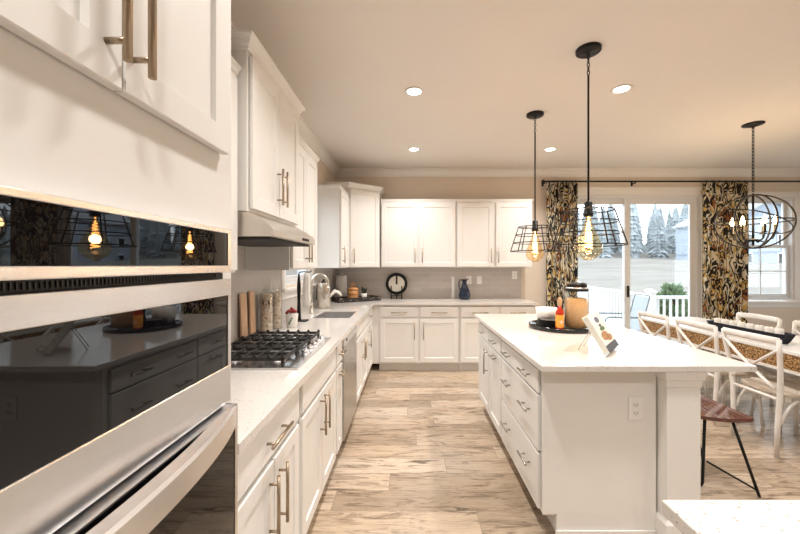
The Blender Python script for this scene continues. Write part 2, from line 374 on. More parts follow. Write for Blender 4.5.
# ---- windows
def dh_window(name, label, mtx, w, z0, z1, grids):
    # local: x along the wall 0..w, y outward (0 = inner wall face), z up
    d = thing(name, label, 'window', kind='structure')
    b = MB(mtx); cw = 0.085
    b.box(-cw, 0.004, -0.02, 0, z0-0.02, z1+cw, 0.003); b.box(w-0.004, w+cw, -0.02, 0, z0-0.02, z1+cw, 0.003); b.box(0.004, w-0.004, -0.02, 0, z1-0.004, z1+cw, 0.003)
    b.done('casing', 'trimw', d)
    b = MB(mtx); b.box(-cw-0.02, w+cw+0.02, -0.05, 0.0, z0-0.045, z0-0.02, 0.004); b.box(-cw, w+cw, -0.016, 0, z0-0.115, z0-0.045, 0.003)
    b.done('sill', 'trimw', d)
    b = MB(mtx); b.box(0, 0.035, 0.001, T, z0, z1); b.box(w-0.035, w, 0.001, T, z0, z1); b.box(0.035, w-0.035, 0.001, T, z1-0.035, z1); b.box(0.035, w-0.035, 0.001, T, z0, z0+0.035)
    b.done('window_frame', 'railw', d)
    zm = (z0+z1)/2 + 0.03
    for k, (a, c, y) in enumerate(((z0+0.036, zm+0.025, 0.05), (zm-0.02, z1-0.036, 0.09))):
        b = MB(mtx); st = 0.05
        b.box(0.036, 0.036+st, y-0.016, y+0.016, a, c); b.box(w-0.036-st, w-0.036, y-0.016, y+0.016, a, c)
        b.box(0.036+st, w-0.036-st, y-0.016, y+0.016, a, a+st); b.box(0.036+st, w-0.036-st, y-0.016, y+0.016, c-st+0.012, c)
        s = b.done('sash', 'railw', d)
        MB(mtx).box(0.036+st-0.004, w-0.036-st+0.004, y-0.003, y+0.003, a+st-0.004, c-st+0.016).done('pane', 'glass', s)
        if grids[k]:
            b = MB(mtx); b.box(w/2-0.008, w/2+0.008, y-0.012, y-0.004, a+st, c-st+0.012); m_ = (a+c)/2; b.box(0.036+st, w-0.036-st, y-0.012, y-0.004, m_-0.008, m_+0.008)
            b.done('muntin', 'railw', s)
    return d
dh_window('window_1', 'white sash window beside the dining table', Matrix.Translation((WX0, YB, 0)), WX1-WX0, WZ0+0.09, WZ1, (1, 0))
dh_window('window_2', 'white sash window above the sink', Matrix.Translation((XL, KY0, 0)) @ Matrix.Rotation(PI/2, 4, 'Z'), KY1-KY0, KZ0, KZ1, (0, 0))
for k in range(2):  # two out-of-view windows added to bring daylight into the dining side
    dh_window('window_%d' % (k+3), 'white sash window in the dining side wall, unseen and added for daylight', Matrix.Translation((XR, RY0+1.4*(k+1), 0)) @ Matrix.Rotation(-PI/2, 4, 'Z'), 1.4, 0.80, 2.42, (1, 1))

# ------------------------------------------------------------------ outdoors
b = MB(); NXg, NYg = 24, 18
def gz(x, y): return -0.9 + max(0, (y-14))*0.082 + 0.25*math.sin(x*0.13+y*0.21)
def patch(x0, x1, y0, y1, nx, ny):
    vs = [[b._v((x0+(x1-x0)*i/nx, y0+(y1-y0)*j/ny, gz(x0+(x1-x0)*i/nx, y0+(y1-y0)*j/ny))) for i in range(nx+1)] for j in range(ny+1)]
    for j in range(ny):
        for i in range(nx): b.face([vs[j][i], vs[j][i+1], vs[j+1][i+1], vs[j+1][i]], True)
patch(-40, 120, -30, 110, 40, 36)
struct(b, 'field', 'field', 'pale sloping field beyond the deck', 'field')
struct(MB().box(1.2, 6.0, YB+T+0.01, 6.95, -0.26, -0.10), 'ground_deck', 'deckw', 'pale boarded deck outside the glass door', 'deck')
def railing(name, label, p0, p1, n):
    P0, P1 = Vector(p0), Vector(p1); D = P1-P0; L = D.length; ang = math.atan2(D.y, D.x)
    t = thing(name, label, 'railing', p0, ang)
    MB().box(0.05, L-0.05, -0.035, 0.035, 0.86, 0.92, 0.006).done('top_rail', 'railw', t)
    MB().box(0.05, L-0.05, -0.025, 0.025, 0.10, 0.15, 0.004).done('bottom_rail', 'railw', t)
    for x in (0, L): 
        q = MB(); q.box(x-0.055, x+0.055, -0.055, 0.055, -0.0, 0.98, 0.004); q.loft([[(x-a, -a, z), (x+a, -a, z), (x+a, a, z), (x-a, a, z)] for a, z in ((0.07, 0.98), (0.07, 1.0), (0.02, 1.04))])
        q.done('post', 'railw', t)
    bal = MB().box(-0.017, 0.017, -0.017, 0.017, 0.15, 0.86).done('baluster', 'railw', t); bal.location.x = L/(n+1)
    for k in range(2, n+1):
        c = bal.copy(); C.objects.link(c); c.parent = t; c.location.x = L*k/(n+1)
    return t
railing('deck_railing', 'white baluster railing across the deck, before the green shrub', (4.62, 6.80, -0.10), (5.95, 6.80, -0.10), 10)
railing('deck_railing', 'white baluster railing running away across the yard', (4.80, 7.12, -0.10), (5.0, 10.6, -0.10), 24)
struct(MB().box(4.6, 5.9, 6.96, 10.8, -0.30, -0.10), 'ground_ramp', 'deckw', 'pale boarded walkway beyond the deck', 'deck')
# patio chair
t = thing('patio_chair', 'grey metal sling chair on the deck outside the glass', 'chair', (3.58, 6.15, -0.10), math.radians(82))
for x in (-0.27, 0.27):
    MB().tube([(x, 0.30, 0), (x, 0.29, 0.60), (x, 0.25, 0.64), (x, -0.20, 0.64), (x, -0.30, 0.60), (x, -0.34, 0)], 0.014).done('side_frame', 'patio', t)
MB().tube([(-0.25, -0.26, 0.42), (-0.25, -0.40, 0.98), (-0.2, -0.41, 1.0), (0.2, -0.41, 1.0), (0.25, -0.40, 0.98), (0.25, -0.26, 0.42)], 0.012).done('back_frame', 'patio', t)
MB().box(-0.265, 0.265, -0.26, 0.27, 0.40, 0.425, 0.006).done('seat', 'sling', t)
MB().loft([[(-0.24, -0.265, 0.42), (0.24, -0.265, 0.42), (0.24, -0.28, 0.42), (-0.24, -0.28, 0.42)], [(-0.235, -0.395, 0.97), (0.235, -0.395, 0.97), (0.235, -0.41, 0.97), (-0.235, -0.41, 0.97)]]).done('backrest', 'sling', t)
# shrub
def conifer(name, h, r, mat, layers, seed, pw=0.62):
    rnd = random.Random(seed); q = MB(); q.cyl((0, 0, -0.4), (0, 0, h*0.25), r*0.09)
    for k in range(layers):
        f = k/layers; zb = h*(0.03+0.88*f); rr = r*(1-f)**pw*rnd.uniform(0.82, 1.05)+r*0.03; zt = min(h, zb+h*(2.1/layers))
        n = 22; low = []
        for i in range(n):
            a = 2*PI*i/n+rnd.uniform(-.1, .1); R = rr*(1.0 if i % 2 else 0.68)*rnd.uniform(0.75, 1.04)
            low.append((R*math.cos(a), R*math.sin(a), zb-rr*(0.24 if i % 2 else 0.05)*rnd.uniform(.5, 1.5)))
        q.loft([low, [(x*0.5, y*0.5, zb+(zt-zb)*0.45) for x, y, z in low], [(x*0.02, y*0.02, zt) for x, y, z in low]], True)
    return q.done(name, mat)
t = thing('evergreen_shrub', 'small green evergreen shrub behind the deck railing', 'shrub', (7.05, 9.6, gz(7.05, 9.6)))
MB().cyl((0, 0, -0.1), (0, 0, 1.3), 0.04).done('stem', 'oak', t)
q = MB(); rnd = random.Random(3)
for k in range(420):
    u = rnd.random()**0.8; z = 0.1+1.6*u; R = 0.66*(1-u)**0.55+0.04; a = rnd.uniform(0, 2*PI); r = R*rnd.uniform(.45, 1.0)
    dx, dy = math.cos(a), math.sin(a); L = rnd.uniform(.10, .20)
    q.tube([(dx*r*.5, dy*r*.5, z-.04), (dx*r, dy*r, z), (dx*(r+L*.6), dy*(r+L*.6), z+L*rnd.uniform(.3, .9))], [0.05, 0.055, 0.006], 5)
q.done('foliage', 'shrub', t)
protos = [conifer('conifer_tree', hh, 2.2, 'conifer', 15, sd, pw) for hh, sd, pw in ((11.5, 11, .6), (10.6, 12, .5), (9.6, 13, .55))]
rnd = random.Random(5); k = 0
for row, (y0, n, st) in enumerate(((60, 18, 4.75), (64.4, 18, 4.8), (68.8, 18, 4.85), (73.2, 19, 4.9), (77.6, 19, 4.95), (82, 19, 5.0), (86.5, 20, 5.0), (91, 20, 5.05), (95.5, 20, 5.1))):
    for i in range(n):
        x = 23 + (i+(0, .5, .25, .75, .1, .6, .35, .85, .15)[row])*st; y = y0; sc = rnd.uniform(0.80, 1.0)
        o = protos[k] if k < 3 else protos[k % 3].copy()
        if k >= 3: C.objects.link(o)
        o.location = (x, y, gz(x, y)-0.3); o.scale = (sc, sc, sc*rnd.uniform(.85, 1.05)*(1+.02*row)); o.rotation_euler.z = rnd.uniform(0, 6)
        tag(o, 'haze-tinted grey-green conifer in the treeline beyond the field', 'tree', 'conifers beyond the field'); k += 1
# house
hx0, hx1, hy0, hy1, hz0 = 41.1, 50.0, 45, 55, 1.6
h = thing('house', 'pale blue two-storey house with gabled roof beyond the field', 'house', (hx0, hy0, hz0))
W_, D_ = hx1-hx0, hy1-hy0
q = MB(); q.loft([[(0, y, -1), (W_, y, -1), (W_, y, 5.6), (W_/2, y, 8.0), (0, y, 5.6)] for y in (0, D_)]); q.done('wall', 'siding', h)
q = MB()
for s in (-1, 1):
    L = [[(W_/2, y, 8.08), (W_/2+s*(W_/2+0.4), y, 5.42), (W_/2+s*(W_/2+0.4), y, 5.62), (W_/2, y, 8.28)] for y in (-0.4, D_+0.4)]
    q.loft(L)
q.done('roof', 'shingle', h)
for (x, z) in ((1.6, 0.6), (6.0, 0.6), (1.6, 3.0), (6.0, 3.0)):
    f = MB().box(x-0.6, x+0.6, -0.06, 0.02, z-0.75, z+0.75).done('window', 'railw', h)
    MB().box(x-0.5, x+0.5, -0.075, -0.061, z-0.65, z+0.65).done('pane', 'bglass', f)
for (y, z) in ((2.5, 0.6), (6.5, 0.6), (2.5, 3.0), (6.5, 3.0)):
    f = MB().box(-0.06, 0.02, y-0.6, y+0.6, z-0.75, z+0.75).done('window', 'railw', h)
    MB().box(-0.075, -0.061, y-0.5, y+0.5, z-0.65, z+0.65).done('pane', 'bglass', f)

# ------------------------------------------------------------------ cabinets
def shaker(mb, x0, x1, z0, z1, yf=-0.021, yb=-0.004, fr=0.058, rec=0.008):
    e = 0.002
    def R(a, y): return [(x0+a, y, z0+a), (x1-a, y, z0+a), (x1-a, y, z1-a), (x0+a, y, z1-a)]
    mb.loft([R(0, yb), R(0, yf+e), R(e, yf), R(fr, yf), R(fr+0.006, yf+rec), R(fr+0.007, yf+rec)])
    return mb
def slabf(mb, x0, x1, z0, z1, yf=-0.021, yb=-0.004): return mb.box(x0, x1, yf, yb, z0, z1, 0.002)
def vhandle(x, z0, z1, mtx=None, y=-0.021, r=0.0062):
    q = MB(mtx); q.cyl((x, y-0.032, z0), (x, y-0.032, z1), r, 12)
    for z in (z0+0.03, z1-0.03): q.cyl((x, y, z), (x, y-0.032, z), r*0.8, 10)
    return q
def hhandle(x0, x1, z, mtx=None, y=-0.021, r=0.0062):
    q = MB(mtx); q.cyl((x0, y-0.032, z), (x1, y-0.032, z), r, 12)
    for x in (x0+0.03, x1-0.03): q.cyl((x, y, z), (x, y-0.032, z), r*0.8, 10)
    return q
def fronts(t, items, mtx=None, paint='paint', hm='handle'):
    for it in items:
        kind, x0, x1, z0, z1 = it[:5]; q = MB(mtx)
        (shaker if kind == 'door' else slabf)(q, x0, x1, z0, z1)
        f = q.done('door' if kind == 'door' else 'drawer', paint, t)
        for hd in it[5:]:
            if hd[0] == 'v': vhandle(hd[1], hd[2], hd[3], mtx).done('handle', hm, f)
            else: hhandle(hd[1], hd[2], hd[3], mtx).done('handle', hm, f)
G = 0.001
def base_cab(label, origin, rotz, W, D, items, paint='paint', name='base_cabinet', group=None, hm='handle', hollow=False):
    t = thing(name, label, 'cabinet', origin, rotz, group)
    q = MB(); q.box(G, W-G, 0.07, D, 0, 0.105)
    if hollow:
        q.box(G, W-G, 0, 0.02, 0.105, 0.883); q.box(G, W-G, D-0.02, D, 0.105, 0.883); q.box(G, 0.02, 0.02, D-0.02, 0.105, 0.883); q.box(W-0.02, W-G, 0.02, D-0.02, 0.105, 0.883); q.box(0.02, W-0.02, 0.02, D-0.02, 0.105, 0.125)
    else: q.box(G, W-G, 0, D, 0.105, 0.883)
    q.done('body', paint, t)
    fronts(t, items, None, paint, hm); return t
def crown(mb, x0, x1, y0, y1, z, h=0.06, out=0.045, l=1, r=1):
    def R(a, zz): return [(x0-a*l, y0-a, zz), (x1+a*r, y0-a, zz), (x1+a*r, y1, zz), (x0-a*l, y1, zz)]
    prof = [(0.004, 0), (0.010, 0), (0.012, h*.22), (0.020, h*.30), (0.030, h*.62), (0.042, h*.78), (0.045, h*.82), (0.045, h)]
    return mb.loft([R(a*out/0.045, z+d) for a, d in prof])
def wall_cab(label, origin, rotz, W, D, z0, z1, items, ch=0.05, out=0.03, l=1, r=1, side=True):
    t = thing('wall_cabinet', label, 'cabinet', origin, rotz)
    MB().box(G, W-G, 0, D, z0, z1).done('body', 'paint', t)
    crown(MB(), G, W-G, 0, D, z1, ch, out, l, r).done('crown_trim', 'paint', t)
    fronts(t, items); return t
FX = -0.518      # carcass front of the base run along the cooktop wall
LD = FX-XL-0.004
R90 = PI/2
DZ0, DZ1, RZ0, RZ1 = 0.125, 0.700, 0.725, 0.862
def LB(label, y0, y1, items, hollow=False): return base_cab(label, (FX, y0, 0), R90, y1-y0, LD, items, hollow=hollow)
W = 0.626
LB('white base cabinet between the wall oven and the cooktop', 0.985, 1.611, [
    ('drawer', .025, W-.025, RZ0, RZ1, ('h', .215, .415, .79)),
    ('door', .025, W/2-.004, DZ0, DZ1, ('v', W/2-.045, .44, .665)), ('door', W/2+.004, W-.025, DZ0, DZ1, ('v', W/2+.045, .44, .665))])
W = 0.779
LB('white base cabinet under the gas cooktop, with false drawer front', 1.611, 2.390, [
    ('drawer', .025, W-.025, RZ0, RZ1),
    ('door', .025, W/2-.004, DZ0, DZ1, ('v', W/2-.045, .475, .70-.01)), ('door', W/2+.004, W-.025, DZ0, DZ1, ('v', W/2+.045, .475, .69))])
W = 0.215
LB('narrow white pull-out cabinet beside the dishwasher', 2.391, 2.606, [
    ('drawer', .02, W-.02, RZ0, RZ1, ('h', .04, W-.04, .79)), ('door', .02, W-.02, DZ0, DZ1, ('h', .04, W-.04, .65))])
W = 0.905
LB('white sink base cabinet beyond the dishwasher', 3.231, 4.136, [
    ('drawer', .025, W-.025, RZ0, RZ1),
    ('door', .025, W/2-.004, DZ0, DZ1, ('v', W/2-.045, .435, .65)), ('door', W/2+.004, W-.025, DZ0, DZ1, ('v', W/2+.045, .435, .65))], True)
W = 0.56
LB('white corner base cabinet with a short drawer, past the sink', 4.137, 5.296, [
    ('drawer', .02, .50, RZ0, RZ1, ('h', .09, .22, .79)), ('door', .02, .50, DZ0, DZ1, ('v', .065, .435, .65))])
BY = 4.702
W = 1.064
t = base_cab('white base cabinet with two drawers below the round plate stand', (-0.419, BY, 0), 0, W, YB-BY-0.01, [
    ('drawer', .02, W/2-.015, RZ0, RZ1, ('h', .165, .375, .785)), ('drawer', W/2+.015, W-.02, RZ0, RZ1, ('h', W/2+.16, W/2+.37, .785)),
    ('door', .02, W/2-.015, DZ0, DZ1, ('v', W/2-.06, .435, .66)), ('door', W/2+.015, W-.02, DZ0, DZ1, ('v', W/2+.06, .435, .66))])
q = MB(); q.box(FX+0.003-0+0.0, -0.4195, BY, YB-0.01, 0.105, 0.883); 
tag(q.done('cabinet_filler', 'paint'), 'white filler strip in the inner corner of the base cabinets', 'filler')
MBx = 1.002
W = MBx
base_cab('white base cabinet with two drawers below the blue vase', (0.647, BY, 0), 0, W, YB-BY-0.01, [
    ('drawer', .02, .53-.012, RZ0, RZ1, ('h', .165, .375, .785)), ('drawer', .53+.012, W-.02, RZ0, RZ1, ('h', .66, .87, .785)),
    ('door', .02, .53-.012, DZ0, DZ1, ('v', .46, .435, .66)), ('door', .53+.012, W-.02, DZ0, DZ1, ('v', .60, .435, .66))])
# wall cabinets along the cooktop wall (fronts face the island)
UX = -0.821; UD = UX-XL-0.010
ZU0, ZU1 = 1.375, 2.285
W = 0.722
wall_cab('white wall cabinet between the wall oven and the taller hood cabinet', (UX, 0.941, 0), R90, W, UD, ZU0, ZU1, [
    ('door', .02, W/2-.003, ZU0+.012, ZU1-.012, ('v', W/2-.04, 1.44, 1.64)), ('door', W/2+.003, W-.02, ZU0+.012, ZU1-.012, ('v', W/2+.04, 1.44, 1.64))], l=0, r=0)
W = 0.733
t = wall_cab('tall white wall cabinet with crown, mounted above the steel hood', (-0.769, 1.666, 0), R90, W, -0.769-XL-0.010, 1.665, 2.42, [
    ('door', .02, W/2-.003, 1.68, 2.405, ('v', W/2-.035, 1.745, 1.95)), ('door', W/2+.003, W-.02, 1.68, 2.405, ('v', W/2+.035, 1.745, 1.95))], 0.065, 0.045)
W = 0.668
wall_cab('white wall cabinet between the steel hood and the sink window', (UX, 2.402, 0), R90, W, UD, ZU0, ZU1, [
    ('door', .02, W/2-.003, ZU0+.012, ZU1-.012, ('v', W/2-.035, 1.43, 1.63)), ('door', W/2+.003, W-.02, ZU0+.012, ZU1-.012, ('v', W/2+.035, 1.43, 1.63))], l=0)
W = 0.60
wall_cab('narrow white wall cabinet beyond the sink, before the corner', (UX, 4.088, 0), R90, W, UD, ZU0, ZU1+0.015, [
    ('door', .025, W-.02, ZU0+.012, ZU1, ('v', .075, 1.43, 1.63))], 0.03, 0.014, r=0)
# diagonal corner cabinet
t = thing('wall_cabinet', 'taller white diagonal corner cabinet with crown moulding', 'cabinet')
P = [(XL+.010, YB-.010), (XL+.010, 4.69), (UX, 4.69), (-0.435, 4.99), (-0.435, YB-.010)]
MB().prism(P, ZU0, 2.43).done('body', 'paint', t)
a = Vector((UX, 4.69)); e = Vector((-0.435, 4.99)); dv = (e-a); L = dv.length; ang = math.atan2(dv.y, dv.x)
mtx = Matrix.Translation((a.x, a.y, 0)) @ Matrix.Rotation(ang, 4, 'Z')
fronts(t, [('door', .018, L-.018, ZU0+.012, 2.418, ('v', .062, 1.43, 1.64))], mtx)
nrm = Vector((dv.y, -dv.x)).normalized()
def off(a_): return [(P[0][0], P[0][1]), (P[1][0], P[1][1]-a_), (P[2][0]+a_*0.42, P[2][1]-a_), (P[3][0]+a_, P[3][1]-a_*0.65), (P[4][0]+a_, P[4][1])]
MB().loft([[(x, y, 2.43+z) for x, y in off(o_)] for o_, z in ((.004, 0), (.01, 0), (.012, .014), (.022, .022), (.034, .045), (.046, .055), (.046, .07))]).done('crown_trim', 'paint', t)
# far wall cabinets
UY = 4.991
W = 1.064
for lab, x0, r_ in (('white two-door wall cabinet above the round plate stand', -0.419, 0), ('white two-door wall cabinet above the blue vase', 0.647, 1)):
    wall_cab(lab, (x0, UY, 0), 0, W, YB-UY-0.010, ZU0, 2.29, [
        ('door', .018, W/2-.012 if not r_ else W/2-.02, ZU0+.012, 2.278, ('v', W/2-.05, 1.44, 1.645)), ('door', W/2+.012 if not r_ else W/2+.02, W-.018, ZU0+.012, 2.278, ('v', W/2+.05, 1.44, 1.645))], 0.045, 0.012, l=0, r=r_)

# ---- tall oven cabinet
TX = -0.471
t = thing('oven_cabinet', 'tall white cabinet housing the wall oven, with two upper doors', 'cabinet', (TX, 0.117, 0), R90)
W = 0.8145; D = TX-XL-0.003
q = MB(); q.box(0, W, 0, D, 1.5005, 2.50); q.box(0, W, 0, D, 0.105, 0.30); q.box(0, W, 0.07, D, 0, 0.105)
q.box(0, 0.055, 0, D, 0.30, 1.5005); q.box(W-0.0405, W, 0, D, 0.30, 1.5005); q.box(0.055, W-0.0405, D-0.02, D, 0.30, 1.5005); q.done('body', 'paint', t)
crown(MB(), 0, W, 0, D, 2.50, 0.07, 0.05).done('crown_trim', 'paint', t)
fronts(t, [('door', .10, .4385, 1.683, 2.47, ('v', .408, 1.712, 2.02)), ('door', .4425, .763, 1.683, 2.47, ('v', .458, 1.712, 2.02))])
# ---- wall oven
t = thing('wall_oven', 'stainless double wall oven with black glass doors in the tall cabinet', 'oven', (TX, 0.117, 0), R90)
x0, x1 = 0.062, 0.773
q = MB(); q.box(x0, x1-0.002, 0.0, 0.55, 0.42, 1.50); q.done('body', 'dark', t)
q = MB()                                     # top trim and control glass
q.box(x0, x1+0.002, -0.021, -0.001, 1.487, 1.4985, 0.002); q.box(x0, x1+.002, -0.021, -0.001, 1.392, 1.409, 0.002); q.box(x1-0.014, x1+.002, -0.0209, -0.001, 1.409, 1.487); q.box(x0, x0+0.014, -0.0209, -0.001, 1.409, 1.487)
p = q.done('control_panel', 'steel', t)
MB().box(x0+0.014, x1-0.014, -0.019, -0.001, 1.409, 1.487).done('display_glass', 'bglass', p)
v = MB().box(x0+0.005, x1-0.03, -0.006, -0.001, 1.378, 1.392).done('vent', 'dark', t)
q = MB()
for k in range(96):
    x = x0+0.02+k*0.0068
    q.box(x, x+0.0022, -0.0085, -0.0061, 1.3805, 1.3895)
q.done('vent_grille', 'iron', v)
def oven_door(z0, z1, gz0, gz1, yf, x1=x1, side=0.014):
    q = MB(); q.box(x0, x1, yf, -0.001, z0, gz0, 0.002); q.box(x0, x1, yf, -0.001, gz1, z1, 0.002)
    q.box(x0, x0+side, yf, -0.001, gz0, gz1); q.box(x1-side, x1, yf, -0.001, gz0, gz1)
    dd = q.done('door', 'steel', t)
    MB().box(x0+side, x1-side, yf+0.002, -0.001, gz0, gz1).done('door_glass', 'bglass', dd)
    return dd
oven_door(1.072, 1.376, 1.162, 1.335, -0.021)
dd = oven_door(0.43, 1.064, 0.47, 1.0635, -0.040, 0.768, 0.012)
L0 = []
for k in range(25):
    u = -1+2*k/24; x = (x0+x1)/2-0.004+u*0.343; f_ = -0.043-0.046*(1-abs(u)**2.3); bk = min(-0.0402, f_+0.030)
    L0.append([(x, f_, 1.018), (x, bk, 1.018), (x, bk, 1.068), (x, f_+0.006, 1.068), (x, f_, 1.063)])
MB().loft(L0).done('handle', 'steel', dd)

# ---- dishwasher
t = thing('dishwasher', 'stainless dishwasher built in beside the sink cabinet', 'dishwasher', (FX, 2.609, 0), R90)
MB().box(0.004, 0.614, 0.0, 0.56, 0.10, 0.878).done('body', 'steel_dark', t)
q = MB(); q.box(0.004, 0.614, -0.030, -0.001, 0.115, 0.80, 0.004); dd = q.done('door', 'steel_dark', t)
MB().box(0.004, 0.614, -0.030, -0.001, 0.803, 0.876, 0.004).done('control_panel', 'steel', t)
MB().box(0.10, 0.125, -0.0325, -0.0305, 0.83, 0.85).done('indicator', 'dark', t)
MB().box(0.004, 0.614, 0.06, 0.08, 0.0, 0.098).done('kick_plate', 'dark', t)

# ---- worktops
SKX0, SKX1, SKY0, SKY1 = -0.93, -0.572, 3.32, 3.82
CTX = -0.474; z0, z1 = 0.884, 0.914
def slabpoly():
    q = MB(); bw = 0.0
    q.box(XL+.001, CTX, 0.982, SKY0, z0, z1); q.box(XL+.001, SKX0, SKY0, SKY1, z0, z1); q.box(SKX1, CTX, SKY0, SKY1, z0, z1); q.box(XL+.001, CTX, SKY1, 4.655, z0, z1)
    q.box(XL+.001, 1.678, 4.655, YB-0.001, z0, z1)
    return q
tag(slabpoly().done('worktop', 'quartz'), 'white quartz worktop running past cooktop and sink to the far wall', 'worktop')
# sink
t = thing('kitchen_sink', 'undermount stainless sink set in the white worktop', 'sink', (0, 0, 0))
e = 0.0015; q = MB(); zb, zt = 0.70, 0.905
def RR(a, z): return [(SKX0+a, SKY0+a, z), (SKX1-a, SKY0+a, z), (SKX1-a, SKY1-a, z), (SKX0+a, SKY1-a, z)]
q.loft([RR(e, zt), RR(e, zb-0.004), RR(0.10, zb-0.006)], False); q.loft([RR(e, zt), RR(e+0.004, zt), RR(e+0.012, zb+0.02), RR(0.04, zb+.002), RR(0.10, zb)], False)
q.done('basin', 'steel', t)
MB().lathe([(0.045, 0), (0.045, 0.004), (0.02, 0.004), (0.015, 0.001)], (-0.75, 3.57, zb+0.002), 20).done('drain', 'steel_dark', t)
# faucet
t = thing('kitchen_faucet', 'tall brushed nickel gooseneck faucet behind the sink', 'faucet', (-1.02, 3.66, 0.9145))
MB().lathe([(0.028, 0), (0.028, 0.006), (0.021, 0.012), (0.019, 0.10), (0.014, 0.11)], seg=20).done('base', 'nickel', t)
pts = [(0, 0, 0.09), (0, 0, 0.28)]
for k in range(1, 13):
    a = PI*k/12; pts.append((0.085-0.085*math.cos(a), 0, 0.30+0.10*math.sin(a)))
pts.append((0.172, 0, 0.26))
MB().tube(pts, 0.0125, 12).done('spout', 'nickel', t)
MB().lathe([(0.014, 0), (0.018, 0.01), (0.018, 0.075), (0.013, 0.085)], (0.172, 0, 0.19), 16).done('spray_head', 'nickel', t)
MB().tube([(0.0, -0.015, 0.065), (0.015, -0.06, 0.085), (0.02, -0.10, 0.10)], [0.009, 0.007, 0.006], 10).done('lever', 'nickel', t)

# ---- cooktop
CX0, CX1, CY0, CY1 = -1.045, -0.532, 1.680, 2.392
t = thing('gas_cooktop', 'stainless gas cooktop with black cast iron grates', 'cooktop', (CX0, CY0, 0.9145))
W, L = CX1-CX0, CY1-CY0
MB().box(0, W, 0, L, 0, 0.010, 0.004).done('body', 'steel', t)
for (bx, by, r) in ((.13, .14, .045), (.36, .14, .036), (.25, .356, .055), (.13, .57, .036), (.36, .57, .045)):
    bu = MB().lathe([(r*1.25, 0), (r*1.2, 0.008), (r*0.9, 0.010), (r*0.85, 0.012)], (bx, by, 0.0101), 22).done('burner', 'steel_dark', t)
    MB().lathe([(r, 0), (r, 0.007), (r*0.9, 0.010)], (bx, by, 0.0223), 22).done('burner_cap', 'iron', bu)
for gi in range(3):
    y0 = 0.018+gi*0.2265; y1 = y0+0.222; q = MB(); xa, xb = 0.02, W-(0.085 if gi else 0.02); z = 0.036; w = 0.0065; hgt = 0.016
    xb = W-0.075
    for y in (y0+w, y1-w): q.box(xa, xb, y-w, y+w, z, z+hgt, 0.002)
    for x in (xa+w, xb-w): q.box(x-w, x+w, y0, y1, z, z+hgt, 0.002)
    ym = (y0+y1)/2
    q.box(xa, xb, ym-w*.8, ym+w*.8, z+.002, z+hgt, 0.002)
    for k in range(1, 6):
        x = xa+(xb-xa)*k/6
        q.box(x-w*.8, x+w*.8, y0, y1, z+.002, z+hgt, 0.002)
    for k in range(7):
        x = xa+w+(xb-xa-2*w)*k/6
        for y in (y0+w, y1-w): q.loft([[(x-.011, y-w, z+hgt-.002), (x+.011, y-w, z+hgt-.002), (x+.011, y+w, z+hgt-.002), (x-.011, y+w, z+hgt-.002)], [(x-.003, y-w*.6, z+hgt+.013), (x+.003, y-w*.6, z+hgt+.013), (x+.003, y+w*.6, z+hgt+.013), (x-.003, y+w*.6, z+hgt+.013)]])
    for x in (xa+w, xb-w):
        for y in (y0+w, y1-w): q.box(x-w, x+w, y-w, y+w, 0.0101, z)
    q.done('grate', 'iron', t)
for k in range(5):
    y = 0.25+k*0.087
    kb = MB().lathe([(0.021, 0), (0.020, 0.018), (0.017, 0.026)], (W-0.038, y, 0.0102), 18).done('knob', 'steel', t)
    MB().box(W-0.041, W-0.035, y-0.019, y+0.019, 0.0363, 0.044, 0.001).done('knob_grip', 'steel', kb)
# ---- hood
t = thing('range_hood', 'stainless under-cabinet range hood above the gas cooktop', 'hood', (0, 1.669, 0))
Lh = 0.727
prof = [(XL+.009, 1.545), (-0.650, 1.545), (-0.645, 1.55), (-0.645, 1.578), (-0.665, 1.600), (-0.705, 1.630), (-0.745, 1.650), (-0.765, 1.662), (XL+.009, 1.662)]
MB().loft([[(x, y, z) for x, z in prof] for y in (0, Lh)]).done('canopy', 'hoodsteel', t)
MB().box(XL+.05, -0.675, 0.03, Lh-0.03, 1.532, 1.5445, 0.002).done('filter', 'dark', t)
MB().box(-0.6445, -0.642, Lh*0.62, Lh*0.80, 1.556, 1.572).done('switch_strip', 'dark', t)

# ------------------------------------------------------------------ island
IX0, IX1, IY0, IY1 = 0.692, 1.262, 1.852, 3.52
t = thing('kitchen_island', 'white kitchen island with bronze-handled drawers and corner posts', 'island', (IX0, IY1, 0), -R90)
W = IY1-IY0; D = IX1-IX0                     # local x runs toward the viewpoint, y away from the aisle
q = MB(); q.box(0, W, 0, D, 0.105, 0.883); q.box(0, W, 0.075, D, 0, 0.105); q.done('body', 'island_paint', t)
q = MB()                                     # end panel with toe notch and low shoe moulding
xe = W+0.001; 
q.box(xe, xe+0.020, -0.010, D+0.005, 0.125, 0.883, 0.001); q.box(xe, xe+0.020, 0.062, D+0.005, 0, 0.125); q.box(xe+0.0205, xe+0.030, 0.055, D, 0, 0.045, 0.003)
q.done('end_panel', 'island_paint', t)
def isl(yc0, yc1, items):
    a, b_ = IY1-yc1, IY1-yc0
    for it in items: fronts(t, [it(a, b_)], None, 'island_paint', 'pewter')
def dr(z0, z1, hz, two):
    def f(a, b_):
        w = b_-a; m = 0.012
        hs = [('h', a+w*.25-.075, a+w*.25+.075, hz), ('h', a+w*.76-.075, a+w*.76+.075, hz)] if two else [('h', a+w/2-.07, a+w/2+.07, hz)]
        return ('drawer', a+m, b_-m, z0, z1, *hs)
    return f
isl(1.860, 2.63, [dr(.735, .855, .795, 1), dr(.430, .722, .60, 1), dr(.125, .417, .30, 1)])
isl(2.63, 3.04, [dr(.735, .855, .795, 0), lambda a, b_: ('door', a+.012, b_-.012, .125, .722, ('h', (a+b_)/2-.07, (a+b_)/2+.07, .675))])
